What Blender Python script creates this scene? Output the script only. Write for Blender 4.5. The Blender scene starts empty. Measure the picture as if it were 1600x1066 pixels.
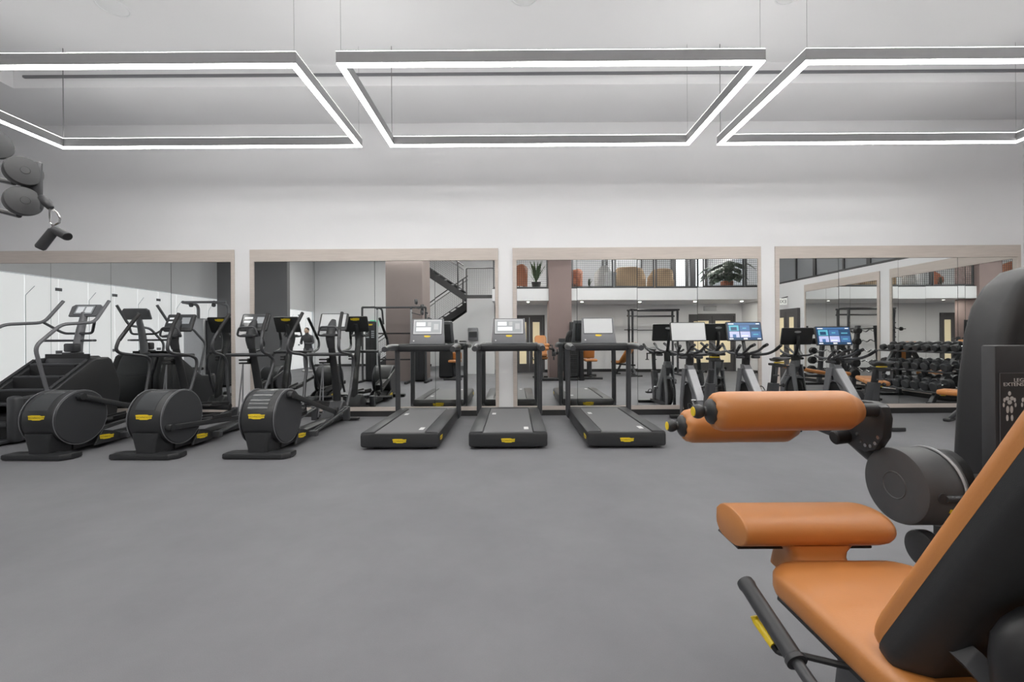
import bpy, bmesh, math, random
from mathutils import Vector, Matrix, Euler

PI = math.pi
R = math.radians
C = bpy.context.scene.collection
sc = bpy.context.scene
random.seed(7)

# ------------------------------------------------------------------ camera, world, exposure
F = 670.0            # focal length in pixels of the 1600 px wide frame
VPX, VPY = 803.0, 528.0
ROLL = 0.0063
H = 1.2              # camera height
D = 6.617            # distance to the mirrored wall
cam_d = bpy.data.cameras.new('camera')
cam = bpy.data.objects.new('camera', cam_d)
C.objects.link(cam)
cam_d.sensor_width = 36.0
cam_d.lens = F * 36.0 / 1600.0
cam_d.shift_x = (800.0 - VPX) / 1600.0
cam_d.shift_y = -(533.0 - VPY) / 1600.0
cam_d.clip_start = 0.03
cam.matrix_world = Matrix.Translation((0, 0, H)) @ Matrix.Rotation(PI / 2, 4, 'X') @ Matrix.Rotation(-ROLL, 4, 'Z')
sc.camera = cam

world = bpy.data.worlds.new('world')
sc.world = world
world.use_nodes = True
world.node_tree.nodes['Background'].inputs[0].default_value = (0.8, 0.85, 0.9, 1)
world.node_tree.nodes['Background'].inputs[1].default_value = 0.6
sc.view_settings.view_transform = 'Standard'
sc.view_settings.look = 'None'
sc.view_settings.gamma = 1.0
sc.view_settings.exposure = 0.14
sc.view_settings.use_curve_mapping = False
LED = 23.5           # pendant light strip, downward side
LED_UP = 9.5        # upward side
DOWN = 480.0          # recessed downlight discs
GLASS = 0.46         # daylight in the frosted glass partition


# ------------------------------------------------------------------ materials
def lin(c):
    return tuple(((x / 255) / 12.92) if x / 255 <= 0.04045 else (((x / 255) + 0.055) / 1.055) ** 2.4 for x in c) + (1,)


def mat(name, rgb, rough=0.5, metal=0.0, var=0.0, scale=20.0, bump=0.0, bscale=200.0, spec=0.5, emit=0.0, stretch=None):
    m = bpy.data.materials.new(name)
    m.use_nodes = True
    nt = m.node_tree
    b = nt.nodes['Principled BSDF']
    col = lin(rgb)
    b.inputs['Base Color'].default_value = col
    b.inputs['Roughness'].default_value = rough
    b.inputs['Metallic'].default_value = metal
    b.inputs['Specular IOR Level'].default_value = spec
    if emit:
        b.inputs['Emission Color'].default_value = col
        b.inputs['Emission Strength'].default_value = emit
    tc = nt.nodes.new('ShaderNodeTexCoord')
    mp = nt.nodes.new('ShaderNodeMapping')
    nt.links.new(tc.outputs['Object'], mp.inputs[0])
    if stretch:
        mp.inputs['Scale'].default_value = stretch
    if var:
        n = nt.nodes.new('ShaderNodeTexNoise')
        n.inputs['Scale'].default_value = scale
        n.inputs['Detail'].default_value = 4
        nt.links.new(mp.outputs[0], n.inputs['Vector'])
        rp = nt.nodes.new('ShaderNodeValToRGB')
        rp.color_ramp.elements[0].position = 0.3
        rp.color_ramp.elements[1].position = 0.7
        rp.color_ramp.elements[0].color = tuple(x * (1 - var) for x in col[:3]) + (1,)
        rp.color_ramp.elements[1].color = tuple(min(1, x * (1 + var)) for x in col[:3]) + (1,)
        nt.links.new(n.outputs['Fac'], rp.inputs[0])
        nt.links.new(rp.outputs[0], b.inputs['Base Color'])
    if bump:
        n2 = nt.nodes.new('ShaderNodeTexNoise')
        n2.inputs['Scale'].default_value = bscale
        n2.inputs['Detail'].default_value = 3
        nt.links.new(mp.outputs[0], n2.inputs['Vector'])
        bp = nt.nodes.new('ShaderNodeBump')
        bp.inputs['Strength'].default_value = bump
        bp.inputs['Distance'].default_value = 0.002
        nt.links.new(n2.outputs['Fac'], bp.inputs['Height'])
        nt.links.new(bp.outputs[0], b.inputs['Normal'])
    return m


def emitter(name, rgb, strength):
    m = bpy.data.materials.new(name)
    m.use_nodes = True
    nt = m.node_tree
    nt.nodes.remove(nt.nodes['Principled BSDF'])
    e = nt.nodes.new('ShaderNodeEmission')
    e.inputs[0].default_value = lin(rgb)
    e.inputs[1].default_value = strength
    nt.links.new(e.outputs[0], nt.nodes['Material Output'].inputs[0])
    return m


M = {}
M['wall'] = mat('wall_paint', (232, 232, 234), 0.75, var=0.012, scale=1.5, bump=0.05, bscale=300, spec=0.25)
M['ceiling'] = mat('ceiling_paint', (226, 226, 228), 0.8, var=0.01, scale=1.0, spec=0.2)
M['grey_wall'] = mat('grey_wall_paint', (222, 223, 225), 0.75, var=0.012, scale=1.5, spec=0.25)
M['charcoal_wall'] = mat('charcoal_wall_paint', (122, 122, 124), 0.7, var=0.02, scale=2, spec=0.25)
M['brown_wall2'] = mat('dark_brown_wall_paint', (144, 127, 124), 0.7, var=0.02, scale=2, spec=0.25)
M['brown_wall'] = mat('brown_wall_paint', (138, 127, 124), 0.7, var=0.02, scale=2, spec=0.25)
M['mirror'] = mat('mirror_silver', (240, 242, 241), 0.0, 1.0)
M['mirror_edge'] = mat('mirror_pane_edge', (70, 78, 76), 0.3)
M['wood'] = mat('pale_limed_wood', (198, 188, 181), 0.55, var=0.055, scale=6, stretch=(0.6, 6, 9), bump=0.05, bscale=40)
M['base'] = mat('black_vinyl_baseboard', (44, 44, 45), 0.5, var=0.05)
M['rail_black'] = mat('black_painted_steel', (52, 52, 54), 0.45, var=0.05)
M['black'] = mat('satin_black_plastic', (43, 44, 46), 0.40, var=0.04, scale=60, bump=0.03, bscale=900)
M['dark'] = mat('dark_charcoal_plastic', (56, 57, 60), 0.42, var=0.04, scale=60, bump=0.04, bscale=900)
M['jet'] = mat('jet_black_rubber', (29, 29, 31), 0.55, var=0.06, scale=60)
M['shell'] = mat('textured_black_shell', (42, 43, 45), 0.55, var=0.05, scale=80, bump=0.25, bscale=1400)
M['tube'] = mat('graphite_painted_tube', (72, 73, 76), 0.36, 0.25, var=0.04)
M['drum'] = mat('mid_charcoal_plastic', (80, 81, 83), 0.48, var=0.03, scale=60, bump=0.03, bscale=900)
M['tower'] = mat('black_tower_plastic', (33, 33, 35), 0.42, var=0.04, scale=80, bump=0.15, bscale=1400)
M['grey'] = mat('mid_grey_painted_steel', (116, 117, 121), 0.42, 0.15, var=0.03)
M['silver'] = mat('silver_painted_steel', (176, 177, 180), 0.35, 0.3, var=0.03)
M['chrome'] = mat('brushed_chrome', (205, 205, 206), 0.18, 1.0)
M['gloss'] = mat('smoked_gloss_plastic', (70, 72, 74), 0.12)
M['belt'] = mat('treadmill_belt_rubber', (106, 106, 108), 0.65, var=0.07, scale=220, bump=0.2, bscale=900)
M['yellow'] = mat('yellow_badge_enamel', (226, 196, 36), 0.45, var=0.02)
M['badge_ink'] = mat('badge_lettering_ink', (60, 52, 22), 0.5)
M['white_print'] = mat('white_print', (205, 205, 205), 0.6)
M['red_print'] = mat('red_print', (196, 72, 50), 0.6)
M['orange'] = mat('orange_upholstery', (188, 121, 58), 0.46, var=0.035, scale=8, bump=0.10, bscale=260, spec=0.9)
M['tan'] = mat('tan_woven_upholstery', (188, 162, 132), 0.85, var=0.06, scale=50)
M['terracotta'] = mat('terracotta_pot_clay', (176, 112, 84), 0.8, var=0.06)
M['rust'] = mat('rust_leather_upholstery', (176, 108, 74), 0.55, var=0.05)
M['leaf'] = mat('green_leaf', (74, 104, 62), 0.5, var=0.2, scale=12)
M['leaf2'] = mat('dark_green_leaf', (62, 78, 62), 0.5, var=0.2, scale=12)
M['cream'] = mat('cream_lit_door_glass', (232, 216, 180), 0.3, emit=0.35)
M['doorframe'] = mat('dark_bronze_door_frame', (84, 82, 84), 0.5, var=0.03)
M['pane_dark'] = mat('dark_interior_glass', (140, 142, 146), 0.12, spec=0.5)
M['curtain'] = mat('sheer_daylight_blind', (235, 240, 245), 0.7, emit=0.9)
M['led'] = emitter('led_strip_diffuser', (255, 254, 250), LED)
M['led_up'] = emitter('led_uplight_diffuser', (255, 254, 250), LED_UP)
M['down'] = emitter('downlight_diffuser', (255, 250, 240), DOWN)
M['profile'] = mat('grey_aluminium_profile', (150, 150, 152), 0.5, 0.0, var=0.02)
M['cable'] = mat('light_cable', (110, 110, 112), 0.5)
M['scr_grey'] = mat('idle_screen_glass', (186, 188, 190), 0.25, emit=0.10)
M['scr_lite'] = mat('screen_light_tile', (216, 219, 222), 0.3, emit=0.30)
M['scr_mid'] = mat('screen_mid_tile', (150, 154, 158), 0.3, emit=0.15)
M['scr_navy'] = mat('screen_navy', (36, 62, 92), 0.2, emit=0.6)
M['scr_teal'] = mat('screen_teal', (84, 160, 180), 0.2, emit=0.5)
M['scr_blue'] = mat('screen_blue', (64, 100, 146), 0.2, emit=0.5)
M['scr_lilac'] = mat('screen_lilac', (172, 178, 214), 0.2, emit=0.45)
M['scr_white'] = mat('screen_white', (220, 226, 234), 0.2, emit=0.5)
M['green_sign'] = mat('green_lit_sign', (70, 190, 140), 0.4, emit=0.6)
M['white_sign'] = mat('white_lit_sign', (230, 230, 226), 0.4, emit=0.4)
M['skin'] = mat('skin', (206, 178, 158), 0.55, var=0.03)
M['cloth_dark'] = mat('dark_grey_jacket_cloth', (84, 84, 88), 0.9, var=0.06)
M['cloth_grey'] = mat('grey_trouser_cloth', (120, 120, 124), 0.9, var=0.06)
M['hair'] = mat('dark_hair', (60, 50, 44), 0.7)
M['shoe'] = mat('pale_shoe_leather', (200, 200, 200), 0.6)
M['brown_metal'] = mat('bronze_brown_metal', (120, 96, 84), 0.4, 0.4)


def frosted():
    m = mat('frosted_daylit_glass', (236, 237, 238), 0.35, var=0.015, scale=0.8, emit=GLASS)
    return m


M['frost'] = frosted()


def floor_mat():
    m = mat('grey_rubber_floor', (118, 118, 121), 0.62, spec=0.35)
    nt = m.node_tree
    b = nt.nodes['Principled BSDF']
    tc = nt.nodes.new('ShaderNodeTexCoord')
    n1 = nt.nodes.new('ShaderNodeTexNoise')
    n1.inputs['Scale'].default_value = 1.1
    n1.inputs['Detail'].default_value = 6
    n1.inputs['Roughness'].default_value = 0.65
    n2 = nt.nodes.new('ShaderNodeTexNoise')
    n2.inputs['Scale'].default_value = 260
    n2.inputs['Detail'].default_value = 2
    for n in (n1, n2):
        nt.links.new(tc.outputs['Object'], n.inputs['Vector'])
    mx = nt.nodes.new('ShaderNodeMath')
    mx.operation = 'MULTIPLY_ADD'
    mx.inputs[1].default_value = 0.35
    nt.links.new(n2.outputs['Fac'], mx.inputs[0])
    nt.links.new(n1.outputs['Fac'], mx.inputs[2])
    rp = nt.nodes.new('ShaderNodeValToRGB')
    rp.color_ramp.elements[0].position = 0.30
    rp.color_ramp.elements[1].position = 1.0
    rp.color_ramp.elements[0].color = lin((103, 103, 107))
    rp.color_ramp.elements[1].color = lin((124, 124, 128))
    nt.links.new(mx.outputs[0], rp.inputs[0])
    nt.links.new(rp.outputs[0], b.inputs['Base Color'])
    bp = nt.nodes.new('ShaderNodeBump')
    bp.inputs['Strength'].default_value = 0.12
    bp.inputs['Distance'].default_value = 0.002
    nt.links.new(n2.outputs['Fac'], bp.inputs['Height'])
    nt.links.new(bp.outputs[0], b.inputs['Normal'])
    return m


M['floor'] = floor_mat()


# ------------------------------------------------------------------ mesh helpers
def nb():
    return bmesh.new()


def box(bm, c, s, bev=0.0, seg=2, rot=None):
    """box centred on c, size s; rot is an Euler tuple or a Matrix"""
    mx = Matrix.Translation(c)
    if rot is not None:
        mx = mx @ (Euler(rot).to_matrix().to_4x4() if not isinstance(rot, Matrix) else rot.to_4x4())
    g = bmesh.ops.create_cube(bm, size=1.0, matrix=mx @ Matrix.Diagonal((s[0], s[1], s[2], 1)))
    if bev:
        es = list({e for v in g['verts'] for e in v.link_edges})
        bmesh.ops.bevel(bm, geom=es, offset=bev, segments=seg, profile=0.5, affect='EDGES')
    return bm


def b2(bm, x0, x1, y0, y1, z0, z1, bev=0.0, seg=2):
    return box(bm, ((x0 + x1) / 2, (y0 + y1) / 2, (z0 + z1) / 2), (abs(x1 - x0), abs(y1 - y0), abs(z1 - z0)), bev, seg)


def ax3(axis, a, p):
    if axis == 'x':
        return (a, p[0], p[1])
    if axis == 'y':
        return (p[0], a, p[1])
    return (p[0], p[1], a)


def prism(bm, pts, axis, a, b, bev=0.0, seg=2):
    """2-D polygon pts extruded along axis from a to b; cap edges can be bevelled"""
    va = [bm.verts.new(ax3(axis, a, p)) for p in pts]
    vb = [bm.verts.new(ax3(axis, b, p)) for p in pts]
    n = len(pts)
    fa = bm.faces.new(va)
    fb = bm.faces.new(list(reversed(vb)))
    fs = [fa, fb]
    for i in range(n):
        fs.append(bm.faces.new((va[(i + 1) % n], va[i], vb[i], vb[(i + 1) % n])))
    bmesh.ops.recalc_face_normals(bm, faces=fs)
    if bev:
        es = list(fa.edges) + list(fb.edges)
        bmesh.ops.bevel(bm, geom=es, offset=bev, segments=seg, profile=0.5, affect='EDGES')
    return bm


def catmull(pts, n):
    P = [Vector(p) for p in pts]
    if n <= 1 or len(P) < 3:
        return P
    out = []
    for i in range(len(P) - 1):
        p0 = P[i - 1] if i > 0 else P[0] * 2 - P[1]
        p1, p2 = P[i], P[i + 1]
        p3 = P[i + 2] if i + 2 < len(P) else P[-1] * 2 - P[-2]
        for k in range(n):
            t = k / n
            out.append(0.5 * ((2 * p1) + (p2 - p0) * t + (2 * p0 - 5 * p1 + 4 * p2 - p3) * t * t + (3 * p1 - p0 - 3 * p2 + p3) * t ** 3))
    out.append(P[-1])
    return out


def rounded(pts, r, n=5):
    """polyline with its inner corners replaced by arcs of about radius r"""
    P = [Vector(p) for p in pts]
    out = [P[0]]
    for i in range(1, len(P) - 1):
        a, b, c = P[i - 1], P[i], P[i + 1]
        d1, d2 = (a - b), (c - b)
        k = min(r, d1.length * 0.48, d2.length * 0.48)
        s, e = b + d1.normalized() * k, b + d2.normalized() * k
        for j in range(n + 1):
            t = j / n
            out.append(s * (1 - t) ** 2 + b * 2 * t * (1 - t) + e * t * t)
    out.append(P[-1])
    return out


def tube(bm, pts, r, n=10, sm=1, flat=1.0, closed=False):
    """tube along pts; r a radius or a list; flat squashes the second cross axis"""
    P = catmull(pts, sm) if sm > 1 else [Vector(p) for p in pts]
    m = len(P)
    if isinstance(r, (list, tuple)):
        k = len(r) - 1
        rr = []
        for i in range(m):
            t = i / (m - 1) * k
            j = min(int(t), k - 1)
            rr.append(r[j] + (r[j + 1] - r[j]) * (t - j))
    else:
        rr = [r] * m
    T = []
    for i in range(m):
        a = P[i - 1] if i > 0 or closed else P[i]
        b = P[(i + 1) % m] if i < m - 1 or closed else P[i]
        d = (b - a)
        T.append(d.normalized() if d.length > 1e-9 else Vector((0, 0, 1)))
    up = Vector((0, 0, 1)) if abs(T[0].z) < 0.9 else Vector((1, 0, 0))
    N = (up - T[0] * up.dot(T[0])).normalized()
    rings = []
    for i in range(m):
        if i:
            N = (N - T[i] * N.dot(T[i]))
            N = N.normalized() if N.length > 1e-6 else T[i].orthogonal().normalized()
        B = T[i].cross(N)
        rings.append([bm.verts.new(P[i] + (N * math.cos(2 * PI * k / n) + B * math.sin(2 * PI * k / n) * flat) * rr[i]) for k in range(n)])
    for i in range(m if closed else m - 1):
        a, b = rings[i], rings[(i + 1) % m]
        for k in range(n):
            bm.faces.new((a[k], a[(k + 1) % n], b[(k + 1) % n], b[k]))
    if not closed:
        bm.faces.new(list(reversed(rings[0])))
        bm.faces.new(rings[-1])
    return bm


def lathe(bm, prof, c, axis='z', n=24):
    """profile of (radius, height) turned about an axis through c; ends are closed"""
    A = {'x': Vector((1, 0, 0)), 'y': Vector((0, 1, 0)), 'z': Vector((0, 0, 1))}[axis] if isinstance(axis, str) else Vector(axis).normalized()
    N = A.orthogonal().normalized()
    B = A.cross(N)
    c = Vector(c)
    rings = []
    for (r, h) in prof:
        if r < 1e-6:
            rings.append([bm.verts.new(c + A * h)])
        else:
            rings.append([bm.verts.new(c + A * h + (N * math.cos(2 * PI * k / n) + B * math.sin(2 * PI * k / n)) * r) for k in range(n)])
    fs = []
    for a, b in zip(rings[:-1], rings[1:]):
        for k in range(n):
            q = [a[k % len(a)], a[(k + 1) % len(a)], b[(k + 1) % len(b)], b[k % len(b)]]
            u = []
            for v in q:
                if v not in u:
                    u.append(v)
            if len(u) > 2:
                fs.append(bm.faces.new(u))
    if len(rings[0]) > 1:
        fs.append(bm.faces.new(list(reversed(rings[0]))))
    if len(rings[-1]) > 1:
        fs.append(bm.faces.new(rings[-1]))
    bmesh.ops.recalc_face_normals(bm, faces=fs)
    return bm


def cyl(bm, p0, p1, r, n=16, r1=None, ch=0.0):
    p0, p1 = Vector(p0), Vector(p1)
    L = (p1 - p0).length
    r1 = r if r1 is None else r1
    pr = [(r - ch, 0), (r, ch), (r1, L - ch), (r1 - ch, L)] if ch else [(r, 0), (r1, L)]
    return lathe(bm, pr, p0, (p1 - p0), n)


def ball(bm, c, r, n=16):
    s = r if isinstance(r, (list, tuple)) else (r, r, r)
    bmesh.ops.create_uvsphere(bm, u_segments=n, v_segments=max(6, n // 2), radius=1.0, matrix=Matrix.Translation(c) @ Matrix.Diagonal((s[0], s[1], s[2], 1)))
    return bm


def loft(bm, rings, caps=True):
    V = [[bm.verts.new(p) for p in ring] for ring in rings]
    n = len(V[0])
    fs = []
    for a, b in zip(V[:-1], V[1:]):
        for k in range(n):
            fs.append(bm.faces.new((a[k], a[(k + 1) % n], b[(k + 1) % n], b[k])))
    if caps:
        fs.append(bm.faces.new(list(reversed(V[0]))))
        fs.append(bm.faces.new(V[-1]))
    bmesh.ops.recalc_face_normals(bm, faces=fs)
    return bm


def rrect(w, h, r, n=5, cx=0.0, cy=0.0):
    """rounded rectangle outline (w, h) about (cx, cy)"""
    out = []
    for (sx, sy, a0) in ((1, 1, 0), (-1, 1, 90), (-1, -1, 180), (1, -1, 270)):
        for k in range(n + 1):
            a = R(a0 + 90 * k / n)
            out.append((cx + sx * (w / 2 - r) + math.cos(a) * r, cy + sy * (h / 2 - r) + math.sin(a) * r))
    return out


def obj(name, bm, m, parent=None, ang=35, smooth=True):
    me = bpy.data.meshes.new(name)
    bm.normal_update()
    bm.to_mesh(me)
    bm.free()
    for mm in (m if isinstance(m, list) else [m]):
        me.materials.append(M[mm] if isinstance(mm, str) else mm)
    if smooth:
        me.polygons.foreach_set('use_smooth', [True] * len(me.polygons))
        me.set_sharp_from_angle(angle=R(ang))
    o = bpy.data.objects.new(name, me)
    C.objects.link(o)
    if parent is not None:
        o.parent = parent
    return o


def tag(o, label, cat, group=None):
    o['label'] = label
    o['category'] = cat
    if group:
        o['group'] = group
    return o


def struct(name, bm, m, parent=None, label=None):
    o = obj(name, bm, m, parent)
    if parent is None:
        o['kind'] = 'structure'
        if label:
            o['label'] = label
    return o


def thing(name, label, cat, loc=(0, 0, 0), rz=0.0, group=None):
    o = bpy.data.objects.new(name, None)
    o.empty_display_size = 0.1
    C.objects.link(o)
    o.location = loc
    o.rotation_euler = (0, 0, rz)
    return tag(o, label, cat, group)


def copy_tree(o, parent=None):
    c = o.copy()
    C.objects.link(c)
    c.parent = parent
    for ch in list(o.children):
        copy_tree(ch, c)
    return c



def clone(root, loc, rz=0.0, label=None, group=None):
    c = copy_tree(root)
    c.location = loc
    c.rotation_euler = (0, 0, rz)
    if label:
        c['label'] = label
    if group:
        c['group'] = group
    return c


def text_mesh(body, size):
    cu = bpy.data.curves.new('lettering', 'FONT')
    cu.body = body
    cu.size = size
    cu.align_x = 'CENTER'
    cu.align_y = 'CENTER'
    cu.resolution_u = 2
    cu.extrude = 0.0006
    to = bpy.data.objects.new('lettering', cu)
    C.objects.link(to)
    bpy.context.view_layer.update()
    me = bpy.data.meshes.new_from_object(to.evaluated_get(bpy.context.evaluated_depsgraph_get()))
    bpy.data.objects.remove(to)
    return me


def lettering(body, size, m, parent, loc, rot, name='lettering', sx=1.0):
    key = (body, size, m)
    if key not in TXT:
        me = text_mesh(body, size)
        me.materials.clear()
        me.materials.append(M[m])
        TXT[key] = me
    o = bpy.data.objects.new(name, TXT[key])
    C.objects.link(o)
    o.parent = parent
    o.location = loc
    o.rotation_euler = rot
    o.scale = (sx, 1, 1)
    return o


TXT = {}
BADGE = {}


def badge(parent, loc, rot, w=0.14):
    """yellow maker's badge: a slanted ribbon plate with dark lettering; local x right, y up, z out"""
    if 'plate' not in BADGE:
        bm = nb()
        pts = [(-0.5, 0.125), (-0.30, 0.15), (0.18, 0.15), (0.30, 0.10), (0.5, 0.115), (0.47, -0.09), (0.33, -0.10), (0.22, -0.15), (-0.18, -0.15), (-0.30, -0.11), (-0.44, -0.11)]
        prism(bm, pts, 'z', 0.0, 0.02)
        me = bpy.data.meshes.new('badge')
        bm.to_mesh(me)
        bm.free()
        me.materials.append(M['yellow'])
        BADGE['plate'] = me
        t = text_mesh('TECHNOGYM', 0.16)
        t.materials.clear()
        t.materials.append(M['badge_ink'])
        BADGE['text'] = t
    o = bpy.data.objects.new('badge', BADGE['plate'])
    C.objects.link(o)
    o.parent = parent
    o.location = loc
    o.rotation_euler = rot
    o.scale = (w, w, w)
    if parent.parent is None or parent.type == 'EMPTY':
        t = bpy.data.objects.new('badge_lettering', BADGE['text'])
        C.objects.link(t)
        t.parent = o
        t.location = (0, -0.01, 0.024)
    return o


FRONT = (PI / 2, 0, 0)          # text plane facing -Y, upright
RIGHT = (PI / 2, 0, PI / 2)     # facing +X
LEFT = (PI / 2, 0, -PI / 2)     # facing -X
BACK = (PI / 2, 0, PI)          # facing +Y


def P(px, py, Y):
    """point of the photograph at depth Y (used to read positions off the photo)"""
    dx, dy = px - VPX, VPY - py
    ca, sa = math.cos(ROLL), math.sin(ROLL)
    x0, y0 = dx * ca + dy * sa, -dx * sa + dy * ca
    return Vector((x0 * Y / F, Y, H + y0 * Y / F))


# ================================================================== THE ROOM
XL, XR = -8.7, 7.87          # side walls
YB = -5.4                    # far wall behind the stairs
CEIL = 4.8
YU = -1.58                   # wall under the gallery
SLAB0, SLAB1, YF = 2.32, 2.68, 0.25     # gallery slab and its front edge

bm = nb()
b2(bm, XL - 0.2, XR + 0.2, YB - 1.6, D + 0.2, -0.1, 0.0)
struct('floor', bm, 'floor', label='grey rubber gym floor')
bm = nb()
b2(bm, XL - 0.2, XR + 0.2, YB - 1.6, D + 0.2, CEIL, CEIL + 0.1)
struct('ceiling', bm, 'ceiling', label='high white ceiling')
bm = nb()
b2(bm, XL - 0.2, XR + 0.2, D, D + 0.2, 0, CEIL)
struct('wall_front', bm, 'wall', label='white wall that carries the four mirrors')
# dropped bulkhead above the mirror wall, with a return on its left end
bm = nb()
b2(bm, -6.55, XR, 5.63, D, 4.52, CEIL)
b2(bm, XL, -6.55, 2.0, D, 4.52, CEIL)
struct('trim_1', bm, 'wall', label='white bulkhead dropped below the ceiling')
# right wall: solid to the sill, glazed above it
bm = nb()
b2(bm, XR, XR + 0.2, YB, D, 0, 2.74)
b2(bm, XR, XR + 0.2, YB, D, 3.95, CEIL)
b2(bm, XR, XR + 0.2, 5.6, D, 2.74, 3.95)
struct('wall_right', bm, 'wall', label='white side wall with mirrors and high windows')
bm = nb()
b2(bm, XL - 0.2, XL, YB, D, 2.40, CEIL)
b2(bm, XL - 0.2, XL - 0.1, YB, D, 0.0, 2.40)
struct('wall_left', bm, 'grey_wall', label='grey wall above the frosted glass partition')
bm = nb()
b2(bm, XL, -0.65, YB - 0.2, YB, 0, CEIL)
struct('wall_back_stairs', bm, 'grey_wall', label='grey wall far behind the stairs')
bm = nb()
b2(bm, -0.65, 0.02, YU - 0.15, YU, 0, SLAB0)
b2(bm, 1.06, 6.05, YU - 0.15, YU, 0, SLAB0)
b2(bm, 7.65, XR, YU - 0.15, YU, 0, SLAB0)
b2(bm, 0.02, 1.06, YU - 0.15, YU, 1.98, SLAB0)
b2(bm, 6.05, 7.65, YU - 0.15, YU, 1.98, SLAB0)
b2(bm, -0.65, -0.5, YB, YU - 0.15, 0, SLAB0)
struct('wall_back', bm, 'wall', label='white wall under the gallery')
bm = nb()
b2(bm, -0.65, XR, -6.9, YF, SLAB0, SLAB1)
struct('gallery_slab', bm, 'wall', label='white gallery floor edge with downlights beneath')
bm = nb()
b2(bm, -0.65, XR, -5.6, -5.4, SLAB1, CEIL)
struct('wall_gallery', bm, 'grey_wall', label='grey wall at the back of the gallery')
bm = nb()
b2(bm, XL, -6.64, 0.47, 0.62, 0, CEIL)
struct('wall_charcoal_pier', bm, 'charcoal_wall', label='wide charcoal painted pier')
bm = nb()
b2(bm, -3.64, -2.6, -0.06, 1.05, 0, CEIL)
struct('column_brown', bm, 'brown_wall', label='wide brown column beside the stairs')
bm = nb()
b2(bm, 1.06, 1.74, -0.4, 0.33, 0, CEIL)
struct('column_brown', bm, 'brown_wall2', label='narrow brown column in front of the gallery')
bm = nb()
b2(bm, -1.56, -0.65, -1.9, -1.07, 0, 2.52)
struct('wall_stair_block', bm, 'grey_wall', label='pale grey wall block under the stair landing')
# baseboards
bm = nb()
b2(bm, XL, XR, D - 0.012, D, 0, 0.084)
struct('baseboard_front', bm, 'base')
bm = nb()
b2(bm, XR - 0.012, XR, YU, D - 0.012, 0, 0.084)
struct('baseboard_right', bm, 'base')
bm = nb()
b2(bm, 1.06, 6.05, YU, YU + 0.012, 0, 0.1)
b2(bm, -0.65, 0.02, YU, YU + 0.012, 0, 0.1)
b2(bm, XL, -3.6, YB, YB + 0.012, 0, 0.1)
struct('baseboard_back', bm, 'base')


def door(n, x0, x1, y, ztop, axis, label):
    """dark framed glazed double door; axis 'y' faces the room along Y, 'x' along X"""
    o = bpy.data.objects.new('door_%d' % n, None)
    C.objects.link(o)
    o['kind'] = 'structure'
    o['label'] = label

    def q(bm, a0, a1, d0, d1, z0, z1):
        if axis == 'y':
            b2(bm, a0, a1, y + d0, y + d1, z0, z1)
        else:
            b2(bm, y + d0, y + d1, a0, a1, z0, z1)
    w = x1 - x0
    bm = nb()
    q(bm, x0, x0 + 0.06, -0.06, 0.02, 0, ztop)
    q(bm, x1 - 0.06, x1, -0.06, 0.02, 0, ztop)
    q(bm, x0 + 0.06, x1 - 0.06, -0.06, 0.02, ztop - 0.08, ztop)
    obj('door_frame', bm, 'doorframe', o)
    k = 2 if w > 0.7 else 1
    lw = (w - 0.12) / k
    for i in range(k):
        a = x0 + 0.06 + i * lw
        bm = nb()
        q(bm, a + 0.005, a + 0.11, -0.05, 0.0, 0.01, ztop - 0.08)
        q(bm, a + lw - 0.11, a + lw - 0.005, -0.05, 0.0, 0.01, ztop - 0.08)
        q(bm, a + 0.11, a + lw - 0.11, -0.05, 0.0, ztop - 0.24, ztop - 0.08)
        q(bm, a + 0.11, a + lw - 0.11, -0.05, 0.0, 0.01, 0.3)
        leaf = obj('door_leaf', bm, 'doorframe', o)
        bm = nb()
        q(bm, a + 0.11, a + lw - 0.11, -0.035, -0.02, 0.3, ztop - 0.24)
        obj('pane', bm, 'cream', leaf)
    return o


door(1, 0.02, 1.06, YU, 1.98, 'y', 'dark framed double door with cream glass behind the narrow column')
door(2, 6.05, 7.65, YU, 1.98, 'y', 'dark framed double door with cream glass under the gallery vent')
dr = door(3, 0.45, 1.45, XR - 0.02, 1.98, 'x', 'dark framed door in the white side wall')

# high windows of the right wall
for i, (y0, y1) in enumerate(((-1.4, 0.3), (0.3, 2.0), (2.0, 3.7), (3.7, 5.6))):
    o = bpy.data.objects.new('window_%d' % (i + 1), None)
    C.objects.link(o)
    o['kind'] = 'structure'
    o['label'] = 'dark glazed high window over the side wall'
    bm = nb()
    b2(bm, XR, XR + 0.08, y0, y0 + 0.05, 2.74, 3.95)
    b2(bm, XR, XR + 0.08, y1 - 0.05, y1, 2.74, 3.95)
    b2(bm, XR, XR + 0.08, y0 + 0.05, y1 - 0.05, 2.74, 2.79)
    b2(bm, XR, XR + 0.08, y0 + 0.05, y1 - 0.05, 3.9, 3.95)
    b2(bm, XR, XR + 0.06, y0 + 0.95, y0 + 1.0, 2.79, 3.9)
    obj('window_frame', bm, 'rail_black', o)
    for a, b in ((y0 + 0.05, y0 + 0.95), (y0 + 1.0, y1 - 0.05)):
        bm = nb()
        b2(bm, XR + 0.03, XR + 0.045, a, b, 2.79, 3.9)
        obj('pane', bm, 'pane_dark', o)

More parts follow.
